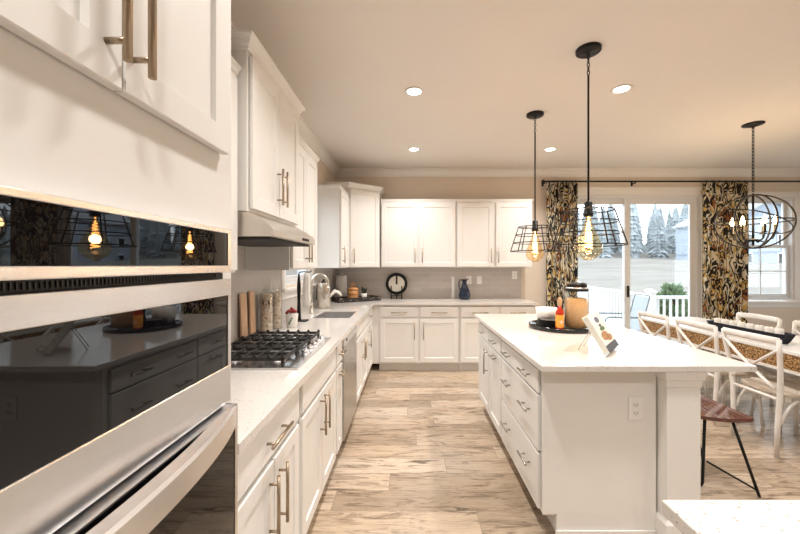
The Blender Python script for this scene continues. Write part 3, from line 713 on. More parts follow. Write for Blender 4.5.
isl(3.04, 3.51, [dr(.735, .855, .795, 0), lambda a, b_: ('door', a+.012, b_-.012, .125, .722, ('v', b_-.055, .46, .68))])
for (ya, yb) in ((1.765, 1.93), (3.42, 3.585)):
    q = MB(); xa, xb = 1.276, 1.442
    # convert world footprint to local: lx = IY1 - wy ; ly = wx - IX0
    def F(e, z): return [(IY1-yb-e, xa-IX0-e, z), (IY1-ya+e, xa-IX0-e, z), (IY1-ya+e, xb-IX0+e, z), (IY1-yb-e, xb-IX0+e, z)]
    q.loft([F(0.014 if ya < 2 else 0.012, 0), F(0.012, 0.12), F(0.002, 0.135), F(0, 0.14), F(0, 0.80), F(0.004, 0.803), F(0.006, 0.835), F(0.012, 0.84), F(0.020, 0.875), F(0.020, 0.883)])
    q.done('post', 'island_paint', t)
q = MB(); q.box(W-0.03, W+0.001, D+0.006, D+0.013, 0.0, 0.883); q.done('corner_trim', 'island_paint', t)
tag(MB().box(0.644, 1.702, 1.742, 3.605, z0, z1, 0.003).done('island_worktop', 'quartz'), 'white quartz slab on top of the island', 'worktop')
# outlet plates
def outlet(label, mtx, switch=False):
    t = thing('outlet_plate' if not switch else 'switch_plate', label, 'outlet' if not switch else 'switch'); t.matrix_world = mtx
    MB().box(-0.036, 0.036, -0.006, 0, -0.059, 0.059, 0.002).done('plate', 'plastic', t)
    if switch: MB().box(-0.016, 0.016, -0.009, -0.0061, -0.032, 0.032, 0.001).done('rocker', 'plastic', t)
    else:
        for z in (-0.021, 0.021):
            s = MB().box(-0.016, 0.016, -0.0085, -0.0061, z-0.015, z+0.015, 0.002).done('socket', 'plastic', t)
            q = MB(); q.box(-0.008, -0.0055, -0.0092, -0.0086, z-0.004, z+0.006); q.box(0.0055, 0.008, -0.0092, -0.0086, z-0.004, z+0.006); q.box(-0.002, 0.002, -0.0092, -0.0086, z-0.011, z-0.007); q.done('slots', 'dark', s)
    return t
Tm = Matrix.Translation
outlet('white double outlet on the end panel of the island', Tm((1.158, IY0-0.022, 0.672)))
outlet('pale outlet plate on the tile behind the blue vase', Tm((0.872, YB-0.0085, 1.185)))
outlet('white switch plate on the tile just past the blue vase', Tm((1.025, YB-0.0085, 1.185)), True)
outlet('small outlet plate near the far end of the tile', Tm((1.55, YB-0.0085, 1.26)))

# ------------------------------------------------------------------ near worktop
t = thing('base_cabinet', 'white cabinet below the near speckled worktop corner', 'cabinet', (0.585, 0.0, 0))
MB().box(0, 0.80, 0.02, 0.72, 0.105, 0.883).done('body', 'paint', t); MB().box(0.07, 0.80, 0.02, 0.65, 0, 0.1045).done('plinth', 'paint', t)
tag(MB().box(0.531, 1.42, 0.0, 0.752, z0, z1, 0.003).done('worktop', 'quartz'), 'speckled quartz worktop corner close to the viewpoint', 'worktop')

# ------------------------------------------------------------------ things on the island
CT = 0.9145
t = tag(MB().lathe([(0.235, 0), (0.25, 0.006), (0.25, 0.030), (0.242, 0.030), (0.238, 0.018), (0.001, 0.018)], (0, 0, 0), 48).done('round_tray', 'blacklac'), 'round black tray holding jars on the island', 'tray'); t.location = (1.195, 2.80, CT)
TT = CT+0.0185
rnd = random.Random(2)
for k in range(5):
    o = MB().lathe([(0.045, 0), (0.05, 0.004), (0.088, 0.012), (0.092, 0.016), (0.086, 0.0155), (0.05, 0.008), (0.001, 0.007)], (0, 0, 0), 32).done('plate', 'iron')
    o.location = (1.078, 2.738, TT+0.0005+k*0.0112); tag(o, 'small black plate in the stack on the round tray', 'plate', 'stacked black plates')
o = MB().lathe([(0.055, 0), (0.070, 0.008), (0.086, 0.06), (0.090, 0.125), (0.084, 0.125), (0.080, 0.06), (0.06, 0.014), (0.001, 0.012)], (0, 0, 0), 36).done('white_bowl', 'white'); o.location = (1.125, 2.925, TT); tag(o, 'deep white bowl standing behind the black plates', 'bowl')
t = thing('sauce_bottle', 'red hot sauce bottle with orange label and wooden cap', 'bottle', (1.095, 2.605, TT))
MB().lathe([(0.026, 0), (0.029, 0.006), (0.029, 0.125), (0.026, 0.14), (0.014, 0.158), (0.0125, 0.178)], seg=24).done('body', 'sauce', t)
l = MB().lathe([(0.0293, 0.022), (0.0297, 0.0225), (0.0297, 0.112), (0.0293, 0.1125)], seg=24, cap=False).done('label_wrap', 'olabel', t)
q = MB()
q.tube([(0.0300*math.cos(-PI/2-.45+u*.9/6)*1.0, 0.0300*math.sin(-PI/2-.45+u*.9/6), 0.062+0.012*math.sin(u*PI/6)) for u in range(7)], 0.0012, 6)
q.tube([(0.0300*math.cos(-PI/2-.45+u*.9/6), 0.0300*math.sin(-PI/2-.45+u*.9/6), 0.062-0.012*math.sin(u*PI/6)) for u in range(7)], 0.0012, 6)
q.ball((0, -0.0298, 0.062), 0.006, 10); q.done('emblem', 'cream', l)
MB().lathe([(0.0135, 0), (0.0165, 0.006), (0.0175, 0.03), (0.013, 0.055), (0.006, 0.062)], (0, 0, 0.1785), 18).done('cap', 'crema', t)
t = thing('pepper_mill', 'slim black mill between the red sauce and the big jar', 'mill', (1.143, 2.712, TT))
MB().lathe([(0.023, 0), (0.024, 0.05), (0.017, 0.10), (0.022, 0.15), (0.022, 0.165)], seg=20).done('body', 'black', t)
MB().lathe([(0.021, 0), (0.024, 0.02), (0.018, 0.045), (0.004, 0.052)], (0, 0, 0.166), 20).done('head', 'black', t)
t = thing('storage_jar', 'large glass jar of golden grain with a black lid', 'jar', (1.258, 2.690, TT))
MB().lathe([(0.078, 0), (0.086, 0.006), (0.086, 0.262), (0.080, 0.272), (0.080, 0.280), (0.0775, 0.280), (0.0775, 0.271), (0.083, 0.26), (0.083, 0.010), (0.001, 0.008)], seg=40).done('body', 'clear', t)
tag(MB().lathe([(0.080, 0.010), (0.0825, 0.014), (0.0825, 0.215), (0.055, 0.228), (0.001, 0.232)], seg=36).done('grain', 'rice', t), kind='stuff')
ld = MB().lathe([(0.083, 0), (0.083, 0.014), (0.080, 0.017)], (0, 0, 0.281), 36).done('lid', 'black', t)
MB().lathe([(0.078, 0), (0.078, 0.012)], (0, 0, 0.2981), 36).done('band', 'steel', ld)
MB().lathe([(0.074, 0), (0.071, 0.022), (0.058, 0.034), (0.001, 0.036)], (0, 0, 0.3102), 36).done('knob', 'black', ld)
# cookbook on a wire stand : bottom edge from A to B, leaning back
A = Vector((1.066, 1.897, CT+0.0235)); Bv = Vector((1.235, 2.103, CT+0.0235)); ux = (Bv-A); Lb = ux.length; ux.normalize()
back = Vector((-ux.y, ux.x, 0)); th = math.radians(31); up = Vector((0, 0, 1))*math.cos(th)+back*math.sin(th); nn = ux.cross(up).normalized()  # nn = cover normal (front)
mt = Matrix(((ux.x, -nn.x, up.x, A.x), (ux.y, -nn.y, up.y, A.y), (ux.z, -nn.z, up.z, A.z), (0, 0, 0, 1)))
# local: x along bottom edge, y = away from cover (back), z = up the cover
t = thing('cookbook', 'open-faced cookbook leaning on a wire stand, food photo cover', 'book')
H = 0.222
q = MB(mt); q.box(0, Lb, 0, 0.003, 0, H); q.box(0, Lb, 0.028, 0.031, 0, H); q.box(Lb-0.003, Lb, 0.003, 0.028, 0, H); cv = q.done('cover', 'cover', t)
MB(mt).box(0.004, Lb-0.004, 0.0032, 0.0278, 0.004, H-0.004).done('pages', 'paper', t)
def art(x, z, rx, rz, mat, name):
    q = MB(mt); n = 20
    q.loft([[(x+rx*math.cos(2*PI*i/n), y, z+rz*math.sin(2*PI*i/n)) for i in range(n)] for y in (-0.0002, -0.0008)]); q.done(name, mat, cv)
MB(mt).box(0.0, Lb, -0.0008, -0.0002, 0.0, 0.040).done('title_band', 'coverdark', cv)
art(Lb*.50, 0.180, 0.045, 0.018, 'coverblue', 'printed_roundel'); art(Lb*.50, 0.145, 0.03, 0.010, 'coverdark', 'printed_mark'); art(Lb*.52, 0.125, 0.055, 0.012, 'green', 'printed_herbs')
art(Lb*.42, 0.085, 0.075, 0.026, 'coverfood', 'printed_dish'); art(Lb*.66, 0.066, 0.06, 0.018, 'coverfood', 'printed_dish')
t = thing('book_stand', 'thin wire book stand holding the cookbook on the island', 'stand')
q = MB(mt)
for x in (Lb*.28, Lb*.72): q.tube([(x, -0.028, 0.012), (x, -0.030, -0.008), (x, 0.0, -0.0045), (x, 0.034, -0.0045), (x, 0.0345, 0.16)], 0.0022, 6)
q.tube([(Lb*.28, 0.0345, 0.16), (Lb*.5, 0.0345, 0.175), (Lb*.72, 0.0345, 0.16)], 0.0022, 6)
q.done('cradle', 'steel_dark', t)
q = MB(); pt = mt @ Vector((Lb*.28, 0.0345, 0.15)); pt2 = mt @ Vector((Lb*.72, 0.0345, 0.15))
for p_ in (pt, pt2):
    f_ = Vector((p_.x, p_.y, 0))+back*0.07; q.tube([tuple(p_), (f_.x, f_.y, CT+0.0025)], 0.0022, 6)
q.done('rear_leg', 'steel_dark', t)

# ------------------------------------------------------------------ things on the cooktop-side worktop
def jar(label, x, y, r, hb, hc, ht, leaf):
    t = thing('glass_canister', label, 'jar', (x, y, CT))
    MB().lathe([(r*.9, 0), (r, 0.006), (r, hb), (r*.62, hb+0.02), (r*.62, hb+.03), (r*.57, hb+.03), (r*.57, hb+.02), (r-.003, hb-.004), (r-.003, .01), (.001, .008)], seg=28).done('body', 'clear', t)
    tag(MB().lathe([(r-.006, .010), (r-.0035, .014), (r-.0035, hc), (r*.5, hc+.012), (.001, hc+.014)], seg=28).done('pasta', 'pasta', t), kind='stuff')
    q = MB().lathe([(r*.6, 0), (r*.64, .004), (r*.60, .02), (r*.62, ht), (r*.4, ht+.012), (.001, ht+.014)], (0, 0, hb+.0305), 24); q.done('stopper', 'clear', t)
    if leaf:
        q = MB()
        for k in range(5):
            a = 0.9*k-2.6; q.loft([[(r*1.03*math.cos(a+s)*1.0, r*1.03*math.sin(a+s), z) for s, z in ((-.12, hc-.05), (0, hc-.03+.01*(k % 2)), (.12, hc-.05), (0, hc-.085))], [(r*1.0*math.cos(a+s), r*1.0*math.sin(a+s), z) for s, z in ((-.12, hc-.05), (0, hc-.03+.01*(k % 2)), (.12, hc-.05), (0, hc-.085))]])
        q.done('leaf_sprig', 'darkgreen', t)
    return t
jar('glass canister of speckled pasta with a dark leaf sprig', -1.055, 2.600, 0.046, 0.285, 0.275, 0.07, True)
jar('glass canister of pale pasta without any sprig', -1.045, 2.755, 0.046, 0.285, 0.272, 0.05, False)
for (y, hh, wd, lab) in ((2.345, .31, .085, 'pale wooden board leaning on tile, nearer the oven'), (2.470, .312, .075, 'pale wooden board leaning on tile, nearer the pasta canisters')):
    q = MB(Tm((XL+0.026, y, CT)) @ Matrix.Rotation(math.radians(-2.0), 4, 'Y'))
    q.box(0, 0.014, -wd/2, wd/2, 0.002, hh, 0.004)
    tag(q.done('cutting_board', 'board'), lab, 'board')
t = thing('berry_pot', 'small white pot heaped with red berries beside the canisters', 'pot', (-0.945, 2.83, CT))
MB().lathe([(0.036, 0), (0.040, 0.005), (0.048, 0.10), (0.050, 0.106), (0.044, 0.106), (0.040, 0.02), (0.001, 0.018)], seg=26).done('pot', 'white', t)
q = MB(); rnd = random.Random(4)
for k in range(22):
    a, rr = rnd.uniform(0, 6.28), rnd.uniform(0, 0.042); q.ball((rr*math.cos(a), rr*math.sin(a), 0.112+0.03*(1-rr/0.05)+rnd.uniform(-.004, .008)), 0.013, 8)
q.done('berries', 'strawb', t)
q = MB()
for k in range(4):
    a = -1.75+0.16*k; q.ball((0.0425*math.cos(a), 0.0425*math.sin(a), 0.035+0.014*k), 0.008, 8)
q.done('leaf_motif', 'green', t)
t = thing('towel_stand', 'slender black countertop stand holding a white towel', 'stand', (-0.965, 3.14, CT))
MB().box(-0.055, 0.055, -0.045, 0.045, 0, 0.010, 0.003).done('base', 'black', t)
MB().loft([[(-0.022-a, -0.006, z), (-0.022+a, -0.006, z), (-0.022+a, 0.006, z), (-0.022-a, 0.006, z)] for a, z in ((0.018, 0.010), (0.012, 0.18), (0.016, 0.30), (0.006, 0.42))]).done('upright', 'black', t)
MB().tube([(-0.022, 0, 0.415), (-0.018, 0, 0.432), (0.02, 0, 0.436), (0.075, 0, 0.432), (0.09, 0, 0.445)], 0.005, 8).done('arm', 'black', t)
q = MB(); L0 = []
for z, w_, o_ in ((0.4255, .024, 0), (0.38, .028, .003), (0.30, .032, -.003), (0.20, .036, .002), (0.12, .034, 0)):
    L0.append([(0.045+w_*math.cos(2*PI*i/16), o_+(0.010+0.004*math.sin(i*2.4))*math.sin(2*PI*i/16), z) for i in range(16)])
q = MB(); q.loft(L0[::-1], True, True); o = q.done('tea_towel', 'linen'); o.location = (-0.965, 3.14, CT); tag(o, 'white linen towel draped over the black stand', 'towel')
t = thing('coffee_pot', 'polished steel pot with a pale spout beyond the faucet', 'pot', (-1.005, 4.10, CT))
MB().lathe([(0.072, 0), (0.078, 0.006), (0.076, 0.28), (0.070, 0.292), (0.001, 0.295)], seg=30).done('body', 'nickel', t)
MB().lathe([(0.03, 0), (0.032, 0.008), (0.012, 0.014), (0.012, 0.024), (0.016, 0.03), (0.001, 0.036)], (0, 0, 0.2955), 20).done('lid_knob', 'black', t)
MB().tube([(0.07, -0.01, 0.13), (0.10, -0.012, 0.16), (0.135, -0.015, 0.195), (0.18, -0.02, 0.18), (0.215, -0.022, 0.14)], [0.014, 0.016, 0.022, 0.018, 0.010], 12).done('spout', 'cream', t)
MB().tube([(-0.07, 0.02, 0.24), (-0.085, 0.035, 0.24), (-0.09, 0.035, 0.10), (-0.07, 0.02, 0.08)], 0.008, 8).done('handle', 'black', t)

# ------------------------------------------------------------------ corner and far worktop
t = thing('paper_roll', 'roll of white paper towel on a holder in the corner', 'paper towel', (-1.0, 5.14, CT))
MB().lathe([(0.085, 0), (0.085, 0.010), (0.07, 0.014)], seg=28).done('base', 'nickel', t)
MB().lathe([(0.078, 0.0145), (0.078, 0.345), (0.02, 0.345)], seg=30).done('roll', 'linen', t)
MB().lathe([(0.010, 0.346), (0.010, 0.362), (0.018, 0.372), (0.016, 0.388), (0.001, 0.392)], seg=16).done('finial', 'nickel', t)
TA = math.radians(33)
t = thing('carved_tray', 'dark patterned rectangular tray in the worktop corner', 'tray', (-0.745, 4.90, CT), TA)
q = MB(); q.box(-0.31, 0.31, -0.13, 0.13, 0, 0.012)
for (a0, a1, c0, c1) in ((-0.31, 0.31, -0.13, -0.112), (-0.31, 0.31, 0.112, 0.13), (-0.31, -0.292, -0.112, 0.112), (0.292, 0.31, -0.112, 0.112)): q.box(a0, a1, c0, c1, 0.0121, 0.058, 0.003)
q.done('tray_body', 'carved', t)
tz = CT+0.0126
t = thing('wooden_canister', 'orange wooden canister with ring-topped lid on the tray', 'canister', (-0.795, 4.905, tz))
MB().lathe([(0.062, 0), (0.072, 0.012), (0.074, 0.06), (0.066, 0.068), (0.074, 0.078), (0.072, 0.135)], seg=28).done('body', 'oak', t)
ld = MB().lathe([(0.074, 0.136), (0.074, 0.156), (0.05, 0.172), (0.001, 0.176)], seg=28).done('lid', 'oak', t)
MB().ring((0, 0, 0.204), 0.028, 0.008, 'x', 20, 8).done('ring_pull', 'oak', ld)
t = thing('potted_succulent', 'little white pot with dark leaves beside the wooden canister', 'plant', (-0.655, 5.0, tz))
MB().lathe([(0.030, 0), (0.038, 0.004), (0.044, 0.085), (0.039, 0.085), (0.036, 0.075), (0.001, 0.075)], seg=22).done('pot', 'white', t)
q = MB(); rnd = random.Random(9)
for k in range(16):
    a = k*2.4; r_ = 0.02+0.04*rnd.random(); z_ = 0.10+0.085*rnd.random(); q.tube([(0.008*math.cos(a), 0.008*math.sin(a), 0.074), (r_*.6*math.cos(a), r_*.6*math.sin(a), z_*.85), (r_*math.cos(a), r_*math.sin(a), z_)], [0.003, 0.010, 0.003], 6)
q.done('leaves', 'darkgreen', t)
t = thing('round_plate', 'black-rimmed round plate with cream centre on the black easel', 'plate', (-0.205, 5.215, CT+0.055))
mt2 = Matrix.Rotation(math.radians(-9), 4, 'X')
def disc(r0, r1, y0, y1, name, mat, n=40):
    q = MB(mt2); cz = 0.165
    def ci(r, y): return [(r*math.cos(2*PI*i/n), y, cz+r*math.sin(2*PI*i/n)) for i in range(n)]
    if r0 <= 0: q.loft([ci(r1, y0), ci(r1, y1)])
    else: q.loft([ci(r1, y1), ci(r1, y0), ci(r0, y0), ci(r0, y1), ci(r1, y1)], False)
    return q.done(name, mat, t)
disc(0.118, 0.162, -0.014, 0.004, 'rim', 'black'); disc(0, 0.1175, -0.006, 0.003, 'centre', 'cream')
MB(mt2).box(-0.012, 0.012, -0.012, -0.0065, 0.155, 0.283, 0.002).done('inlay_bar', 'black', t)
t = thing('plate_easel', 'black three-pronged easel under the round plate', 'easel', (-0.205, 5.215, CT))
for x in (-0.078, 0.0, 0.078):
    MB().tube([(x, -0.030, 0), (x, -0.034, 0.10), (x, -0.036, 0.19 if x else 0.075)], 0.0085 if x else 0.006, 8).done('prong', 'black', t)
q = MB()
for x in (-0.078, 0.078): q.tube([(x, -0.030, 0.008), (x, 0.05, 0.008)], 0.006, 8)
q.tube([(-0.078, -0.031, 0.047), (0.078, -0.031, 0.047)], 0.006, 8); q.done('feet', 'black', t)
t = thing('blue_pitcher', 'dark blue teardrop pitcher with a handle on the far worktop', 'vase', (0.78, 5.12, CT))
MB().lathe([(0.055, 0), (0.080, 0.012), (0.088, 0.055), (0.072, 0.125), (0.042, 0.195), (0.030, 0.235), (0.032, 0.262), (0.042, 0.290), (0.038, 0.290), (0.027, 0.26), (0.001, 0.255)], seg=32).done('body', 'bluevase', t)
MB().tube([(-0.034, 0, 0.275), (-0.065, 0, 0.285), (-0.082, 0, 0.24), (-0.080, 0, 0.18), (-0.062, 0, 0.135)], 0.008, 10).done('handle', 'black', t)
MB().loft([[(0.030, -0.018, 0.268), (0.030, 0.018, 0.268), (0.030, 0.016, 0.29), (0.030, -0.016, 0.29)], [(0.062, -0.004, 0.300), (0.062, 0.004, 0.300), (0.060, 0.004, 0.305), (0.060, -0.004, 0.305)]]).done('lip', 'bluevase', t)
q = MB(Tm((0.632, 5.268, CT)) @ Matrix.Rotation(math.radians(-4), 4, 'X')); q.box(-0.022, 0.022, 0, 0.012, 0.001, 0.325, 0.004)
tag(q.done('serving_board', 'white'), 'narrow white board standing on the tile beside the blue pitcher', 'board')

# ------------------------------------------------------------------ lamps
def downlight(x, y, label):
    t = thing('recessed_light', label, 'ceiling lamp', (x, y, ZC), group='recessed ceiling lamps')
    MB().lathe([(0.056, -0.001), (0.076, -0.001), (0.078, -0.006), (0.060, -0.008), (0.056, -0.004)], seg=32, cap=False).done('trim_ring', 'plastic', t)
    MB().lathe([(0.056, -0.0012), (0.056, -0.004)], seg=32).done('lens', 'lens', t)
    l = bpy.data.lights.new('recessed_lamp', 'AREA'); l.shape = 'DISK'; l.size = 0.15; l.energy = LAMP_W; l.color = LAMP_COL; l.spread = math.radians(125)
    lo = bpy.data.objects.new('recessed_lamp', l); C.objects.link(lo); lo.parent = t; lo.location = (0, 0, -0.010)
for (x, y, lab) in ((0.03, 2.90, 'recessed ceiling lamp over the aisle, nearer the cooktop'), (0.04, 4.35, 'recessed ceiling lamp over the aisle, nearer the far wall'),
                    (1.70, 2.86, 'recessed ceiling lamp beyond the near pendant'), (1.71, 4.35, 'recessed ceiling lamp beside the far pendant rod'),
                    (0.03, 1.40, 'recessed ceiling lamp above the viewpoint aisle'), (1.70, 1.40, 'recessed ceiling lamp above the near island end'),
                    (0.03, -0.3, 'recessed ceiling lamp behind the viewpoint'), (1.70, -0.3, 'recessed ceiling lamp behind the near worktop'), (3.6, 0.6, 'recessed ceiling lamp behind the dining area'), (5.2, 0.6, 'recessed ceiling lamp near the side wall')):
    downlight(x, y, lab)
def pendant(y, label):
    t = thing('pendant_lamp', label, 'pendant lamp', (1.17, y, ZC), group='island pendants')
    MB().lathe([(0.078, -0.0005), (0.078, -0.018), (0.070, -0.024), (0.012, -0.026), (0.010, -0.034)], seg=32).done('ceiling_rose', 'black', t)
    q = MB()
    for k in range(5): q.ring((0, 0, -0.052-k*0.026), 0.0125, 0.003, 'x', 12, 6, 0.65, 1.25, (PI/2)*(k % 2))
    q.done('chain', 'black', t)
    MB().cyl((0, 0, -0.172), (0, 0, -1.012), 0.0065, 10).done('rod', 'black', t)
    MB().lathe([(0.008, -1.0), (0.024, -1.008), (0.026, -1.075), (0.030, -1.078), (0.030, -1.10), (0.022, -1.104)], seg=20).done('socket', 'black', t)
    q = MB(); zs = (-1.062, -1.138, -1.212, -1.29); rs = (0.150, 0.174, 0.198, 0.222)
    for z, r in zip(zs, rs): q.ring((0, 0, z), r, 0.0042, 'z', 44, 6)
    for k in range(7):
        a = 2*PI*k/7+0.25; q.tube([(rs[0]*math.cos(a), rs[0]*math.sin(a), zs[0]), (rs[3]*math.cos(a), rs[3]*math.sin(a), zs[3])], 0.0044, 6)
    for k in range(3):
        a = 2*PI*k/3+0.5; q.tube([(0.026*math.cos(a), 0.026*math.sin(a), -1.062), (rs[0]*math.cos(a), rs[0]*math.sin(a), zs[0])], 0.0028, 6)
    q.done('wire_shade', 'black', t)
    bu = MB().lathe([(0.016, -1.105), (0.020, -1.13), (0.040, -1.19), (0.074, -1.27), (0.086, -1.305), (0.082, -1.335), (0.060, -1.365), (0.022, -1.388), (0.001, -1.39)], seg=32).done('bulb', 'amber', t)
    q = MB(); pts = []
    for k in range(91):
        u = k/90; a = 2*PI*9*u; r = 0.010+0.014*u; pts.append((r*math.cos(a), r*math.sin(a), -1.14-0.17*u))
    q.tube(pts, 0.0034, 5); q.cyl((0, 0, -1.105), (0, 0, -1.14), 0.004, 6)
    q.done('filament', 'filament', bu)
    l = bpy.data.lights.new('filament_lamp', 'POINT'); l.energy = 5; l.color = (1, 0.62, 0.30); l.shadow_soft_size = 0.03
    lo = bpy.data.objects.new('filament_lamp', l); C.objects.link(lo); lo.parent = t; lo.location = (0, 0, -1.25)
pendant(2.335, 'black wire-cage pendant over the near end of the island')
pendant(3.335, 'black wire-cage pendant over the far end of the island')
# dining chandelier
t = thing('orb_chandelier', 'black oval-orb chandelier with candle bulbs over the dining table', 'chandelier', (3.45, 3.575, ZC))
MB().lathe([(0.090, -0.0005), (0.088, -0.010), (0.05, -0.022), (0.012, -0.034), (0.01, -0.045)], seg=30).done('ceiling_rose', 'black', t)
q = MB()
for k in range(19): q.ring((0, 0, -0.062-k*0.0335), 0.016, 0.0034, 'x', 12, 6, 0.6, 1.3, (PI/2)*(k % 2))
q.done('chain', 'black', t)
zc = -0.985; q = MB(); Rw, Rh = 0.295, 0.266
for k in range(3): q.ring((0, 0, zc), 1.0, 0.0075, 'x', 56, 6, Rw, Rh, PI*k/3+0.35)
def tilt(c, R, sx, sy, ax, an):
    mm = Matrix.Rotation(an, 4, ax); return [tuple(Vector(c)+mm @ Vector((R*sx*math.cos(2*PI*i/56), R*sy*math.sin(2*PI*i/56), 0))) for i in range(56)]
q.tube(tilt((0, 0, zc), Rw, 1, 1, 'X', 0.0), 0.0065, 6, close=True); q.tube(tilt((0, 0, zc), Rw*.985, 1, 0.97, 'Y', 0.42), 0.006, 6, close=True)
q.done('orb_cage', 'black', t)
MB().cyl((0, 0, -0.70), (0, 0, zc-0.24), 0.010, 10).done('stem', 'black', t)
MB().lathe([(0.012, 0), (0.055, 0.010), (0.06, 0.018), (0.012, 0.03)], (0, 0, zc-0.20), 20).done('hub', 'black', t)
for k in range(6):
    a = 2*PI*k/6+0.3; cx, cy = 0.155*math.cos(a), 0.155*math.sin(a)
    ar = MB().tube([(0, 0, zc-0.18), (cx*.5, cy*.5, zc-0.205), (cx*.92, cy*.92, zc-0.17), (cx, cy, zc-0.12)], 0.006, 8).done('arm', 'black', t)
    MB().lathe([(0.028, 0), (0.030, 0.006), (0.012, 0.010), (0.011, 0.085), (0.008, 0.088)], (cx, cy, zc-0.12), 16).done('candle_sleeve', 'black', ar)
    MB().lathe([(0.009, 0), (0.018, 0.022), (0.016, 0.045), (0.004, 0.078), (0.001, 0.084)], (cx, cy, zc-0.031), 14).done('bulb', 'flame', ar)
l = bpy.data.lights.new('chandelier_lamp', 'POINT'); l.energy = 14; l.color = (1, 0.70, 0.40); l.shadow_soft_size = 0.16
lo = bpy.data.objects.new('chandelier_lamp', l); C.objects.link(lo); lo.parent = t; lo.location = (0, 0, zc)

# ------------------------------------------------------------------ curtains
t = thing('curtain_rod', 'long black curtain rod above the glass door and window', 'curtain rod', (0, 0, 0))
RYc, RZc = 5.205, 2.635
MB().cyl((1.96, RYc, RZc), (5.95, RYc, RZc), 0.012, 14).done('pole', 'black', t)
for x in (1.945, 5.965): MB().ball((x, RYc, RZc), 0.026, 14).done('finial', 'black', t)
for x in (1.972, 3.30, 5.9):
    q = MB(); q.cyl((x, RYc-.006, RZc-.020), (x, YB-.0005, RZc-.020), 0.008, 10); q.box(x-.014, x+.014, YB-.006, YB-.0005, RZc-.05, RZc+.02); q.done('bracket', 'black', t)
def curtain(x0, x1, label, seed):
    t = thing('curtain', label, 'curtain', ((x0+x1)/2, RYc, 0))
    q = MB(); n, nz = 110, 8; w = x1-x0; nf = 7; vs = []
    rnd = random.Random(seed); ph = rnd.uniform(0, 3)
    for j in range(nz+1):
        z = 0.015+(RZc-0.016-0.015)*j/nz; row = []; amp = 0.032 - 0.006*math.sin(j*0.9)
        for i in range(n+1):
            u = i/n; row.append(q._v((-w/2+w*u+0.010*math.sin(4*PI*nf*u+ph), amp*math.sin(2*PI*nf*u+ph+0.25*math.sin(j*.7)), z)))
        vs.append(row)
    for j in range(nz):
        for i in range(n): q.face([vs[j][i], vs[j][i+1], vs[j+1][i+1], vs[j+1][i]], True)
    o = q.done('cloth', 'curtain', t); sm = o.modifiers.new('thickness', 'SOLIDIFY'); sm.thickness = 0.003
    for k in range(7):
        MB().ring((-w/2+w*(k+.5)/7, 0, RZc), 0.0165, 0.0028, 'x', 18, 6, 1, 1, PI/2).done('curtain_ring', 'black', t)
curtain(1.995, 2.452, 'black and gold print curtain between cabinets and glass door', 3)
curtain(4.295, 4.950, 'black and gold print curtain between glass door and sash window', 8)

# ------------------------------------------------------------------ dining set
TX0, TX1, TY0, TY1 = 2.865, 3.585, 2.15, 4.45
t = thing('dining_table', 'long white-topped dining table with a woven golden apron', 'table', ((TX0+TX1)/2, (TY0+TY1)/2, 0))
hx, hy = (TX1-TX0)/2, (TY1-TY0)/2
MB().box(-hx, hx, -hy, hy, 0.732, 0.760, 0.004).done('tabletop', 'white', t)
q = MB(); a = 0.006
q.box(-hx+a, -hx+a+0.02, -hy+a, hy-a, 0.615, 0.7315); q.box(hx-a-0.02, hx-a, -hy+a, hy-a, 0.615, 0.7315); q.box(-hx+a+.02, hx-a-.02, -hy+a, -hy+a+.02, 0.615, 0.7315); q.box(-hx+a+.02, hx-a-.02, hy-a-.02, hy-a, 0.615, 0.7315)
q.done('apron', 'weave', t)
q = MB()
q.box(-hx+a, -hx+a+0.03, -hy+a, hy-a, 0.590, 0.6145); q.box(hx-a-0.03, hx-a, -hy+a, hy-a, 0.590, 0.6145); q.box(-hx+a+.03, hx-a-.03, -hy+a, -hy+a+.03, 0.590, 0.6145); q.box(-hx+a+.03, hx-a-.03, hy-a-.03, hy-a, 0.590, 0.6145)
q.done('lower_rail', 'chairw', t)
for sx in (-1, 1):
    for sy in (-1, 1): 
        q = MB(); x, y = sx*(hx-.055), sy*(hy-.055); q.loft([[(x-w_, y-w_, z), (x+w_, y-w_, z), (x+w_, y+w_, z), (x-w_, y+w_, z)] for w_, z in ((.024, 0), (.034, .5895))]); q.done('leg', 'chairw', t)
# dough-bowl tray with candles
t = thing('candle_trough', 'long dark navy wooden trough of white candles on the dining table', 'trough', (3.07, 3.25, 0.7605))
def tr(l_, w_, z): return [(w_*c, l_*s, z) for c, s in ((-1, -.86), (-.6, -1), (.6, -1), (1, -.86), (1, .86), (.6, 1), (-.6, 1), (-1, .86))]
q = MB(); q.loft([tr(.33, .050, 0), tr(.345, .058, .01), tr(.385, .072, .085), tr(.375, .064, .085), tr(.335, .050, .022)]); q.done('trough_body', 'navy', t)
cand = None
for k in range(8):
    y = -0.295+k*0.0845
    if cand is None:
        cand = thing('candle', 'white pillar candle in the navy trough', 'candle', (3.07, 3.25+y, 0.7605+0.0228), group='candles in the trough')
        MB().lathe([(0.027, 0), (0.029, 0.004), (0.029, 0.092), (0.025, 0.096), (0.012, 0.092), (0.001, 0.091)], seg=22).done('wax', 'candle', cand); MB().cyl((0, 0, 0.090), (0, 0, 0.103), 0.0012, 6).done('wick', 'dark', cand)
    else: dup(cand, (3.07, 3.25+y, 0.7605+0.0228))
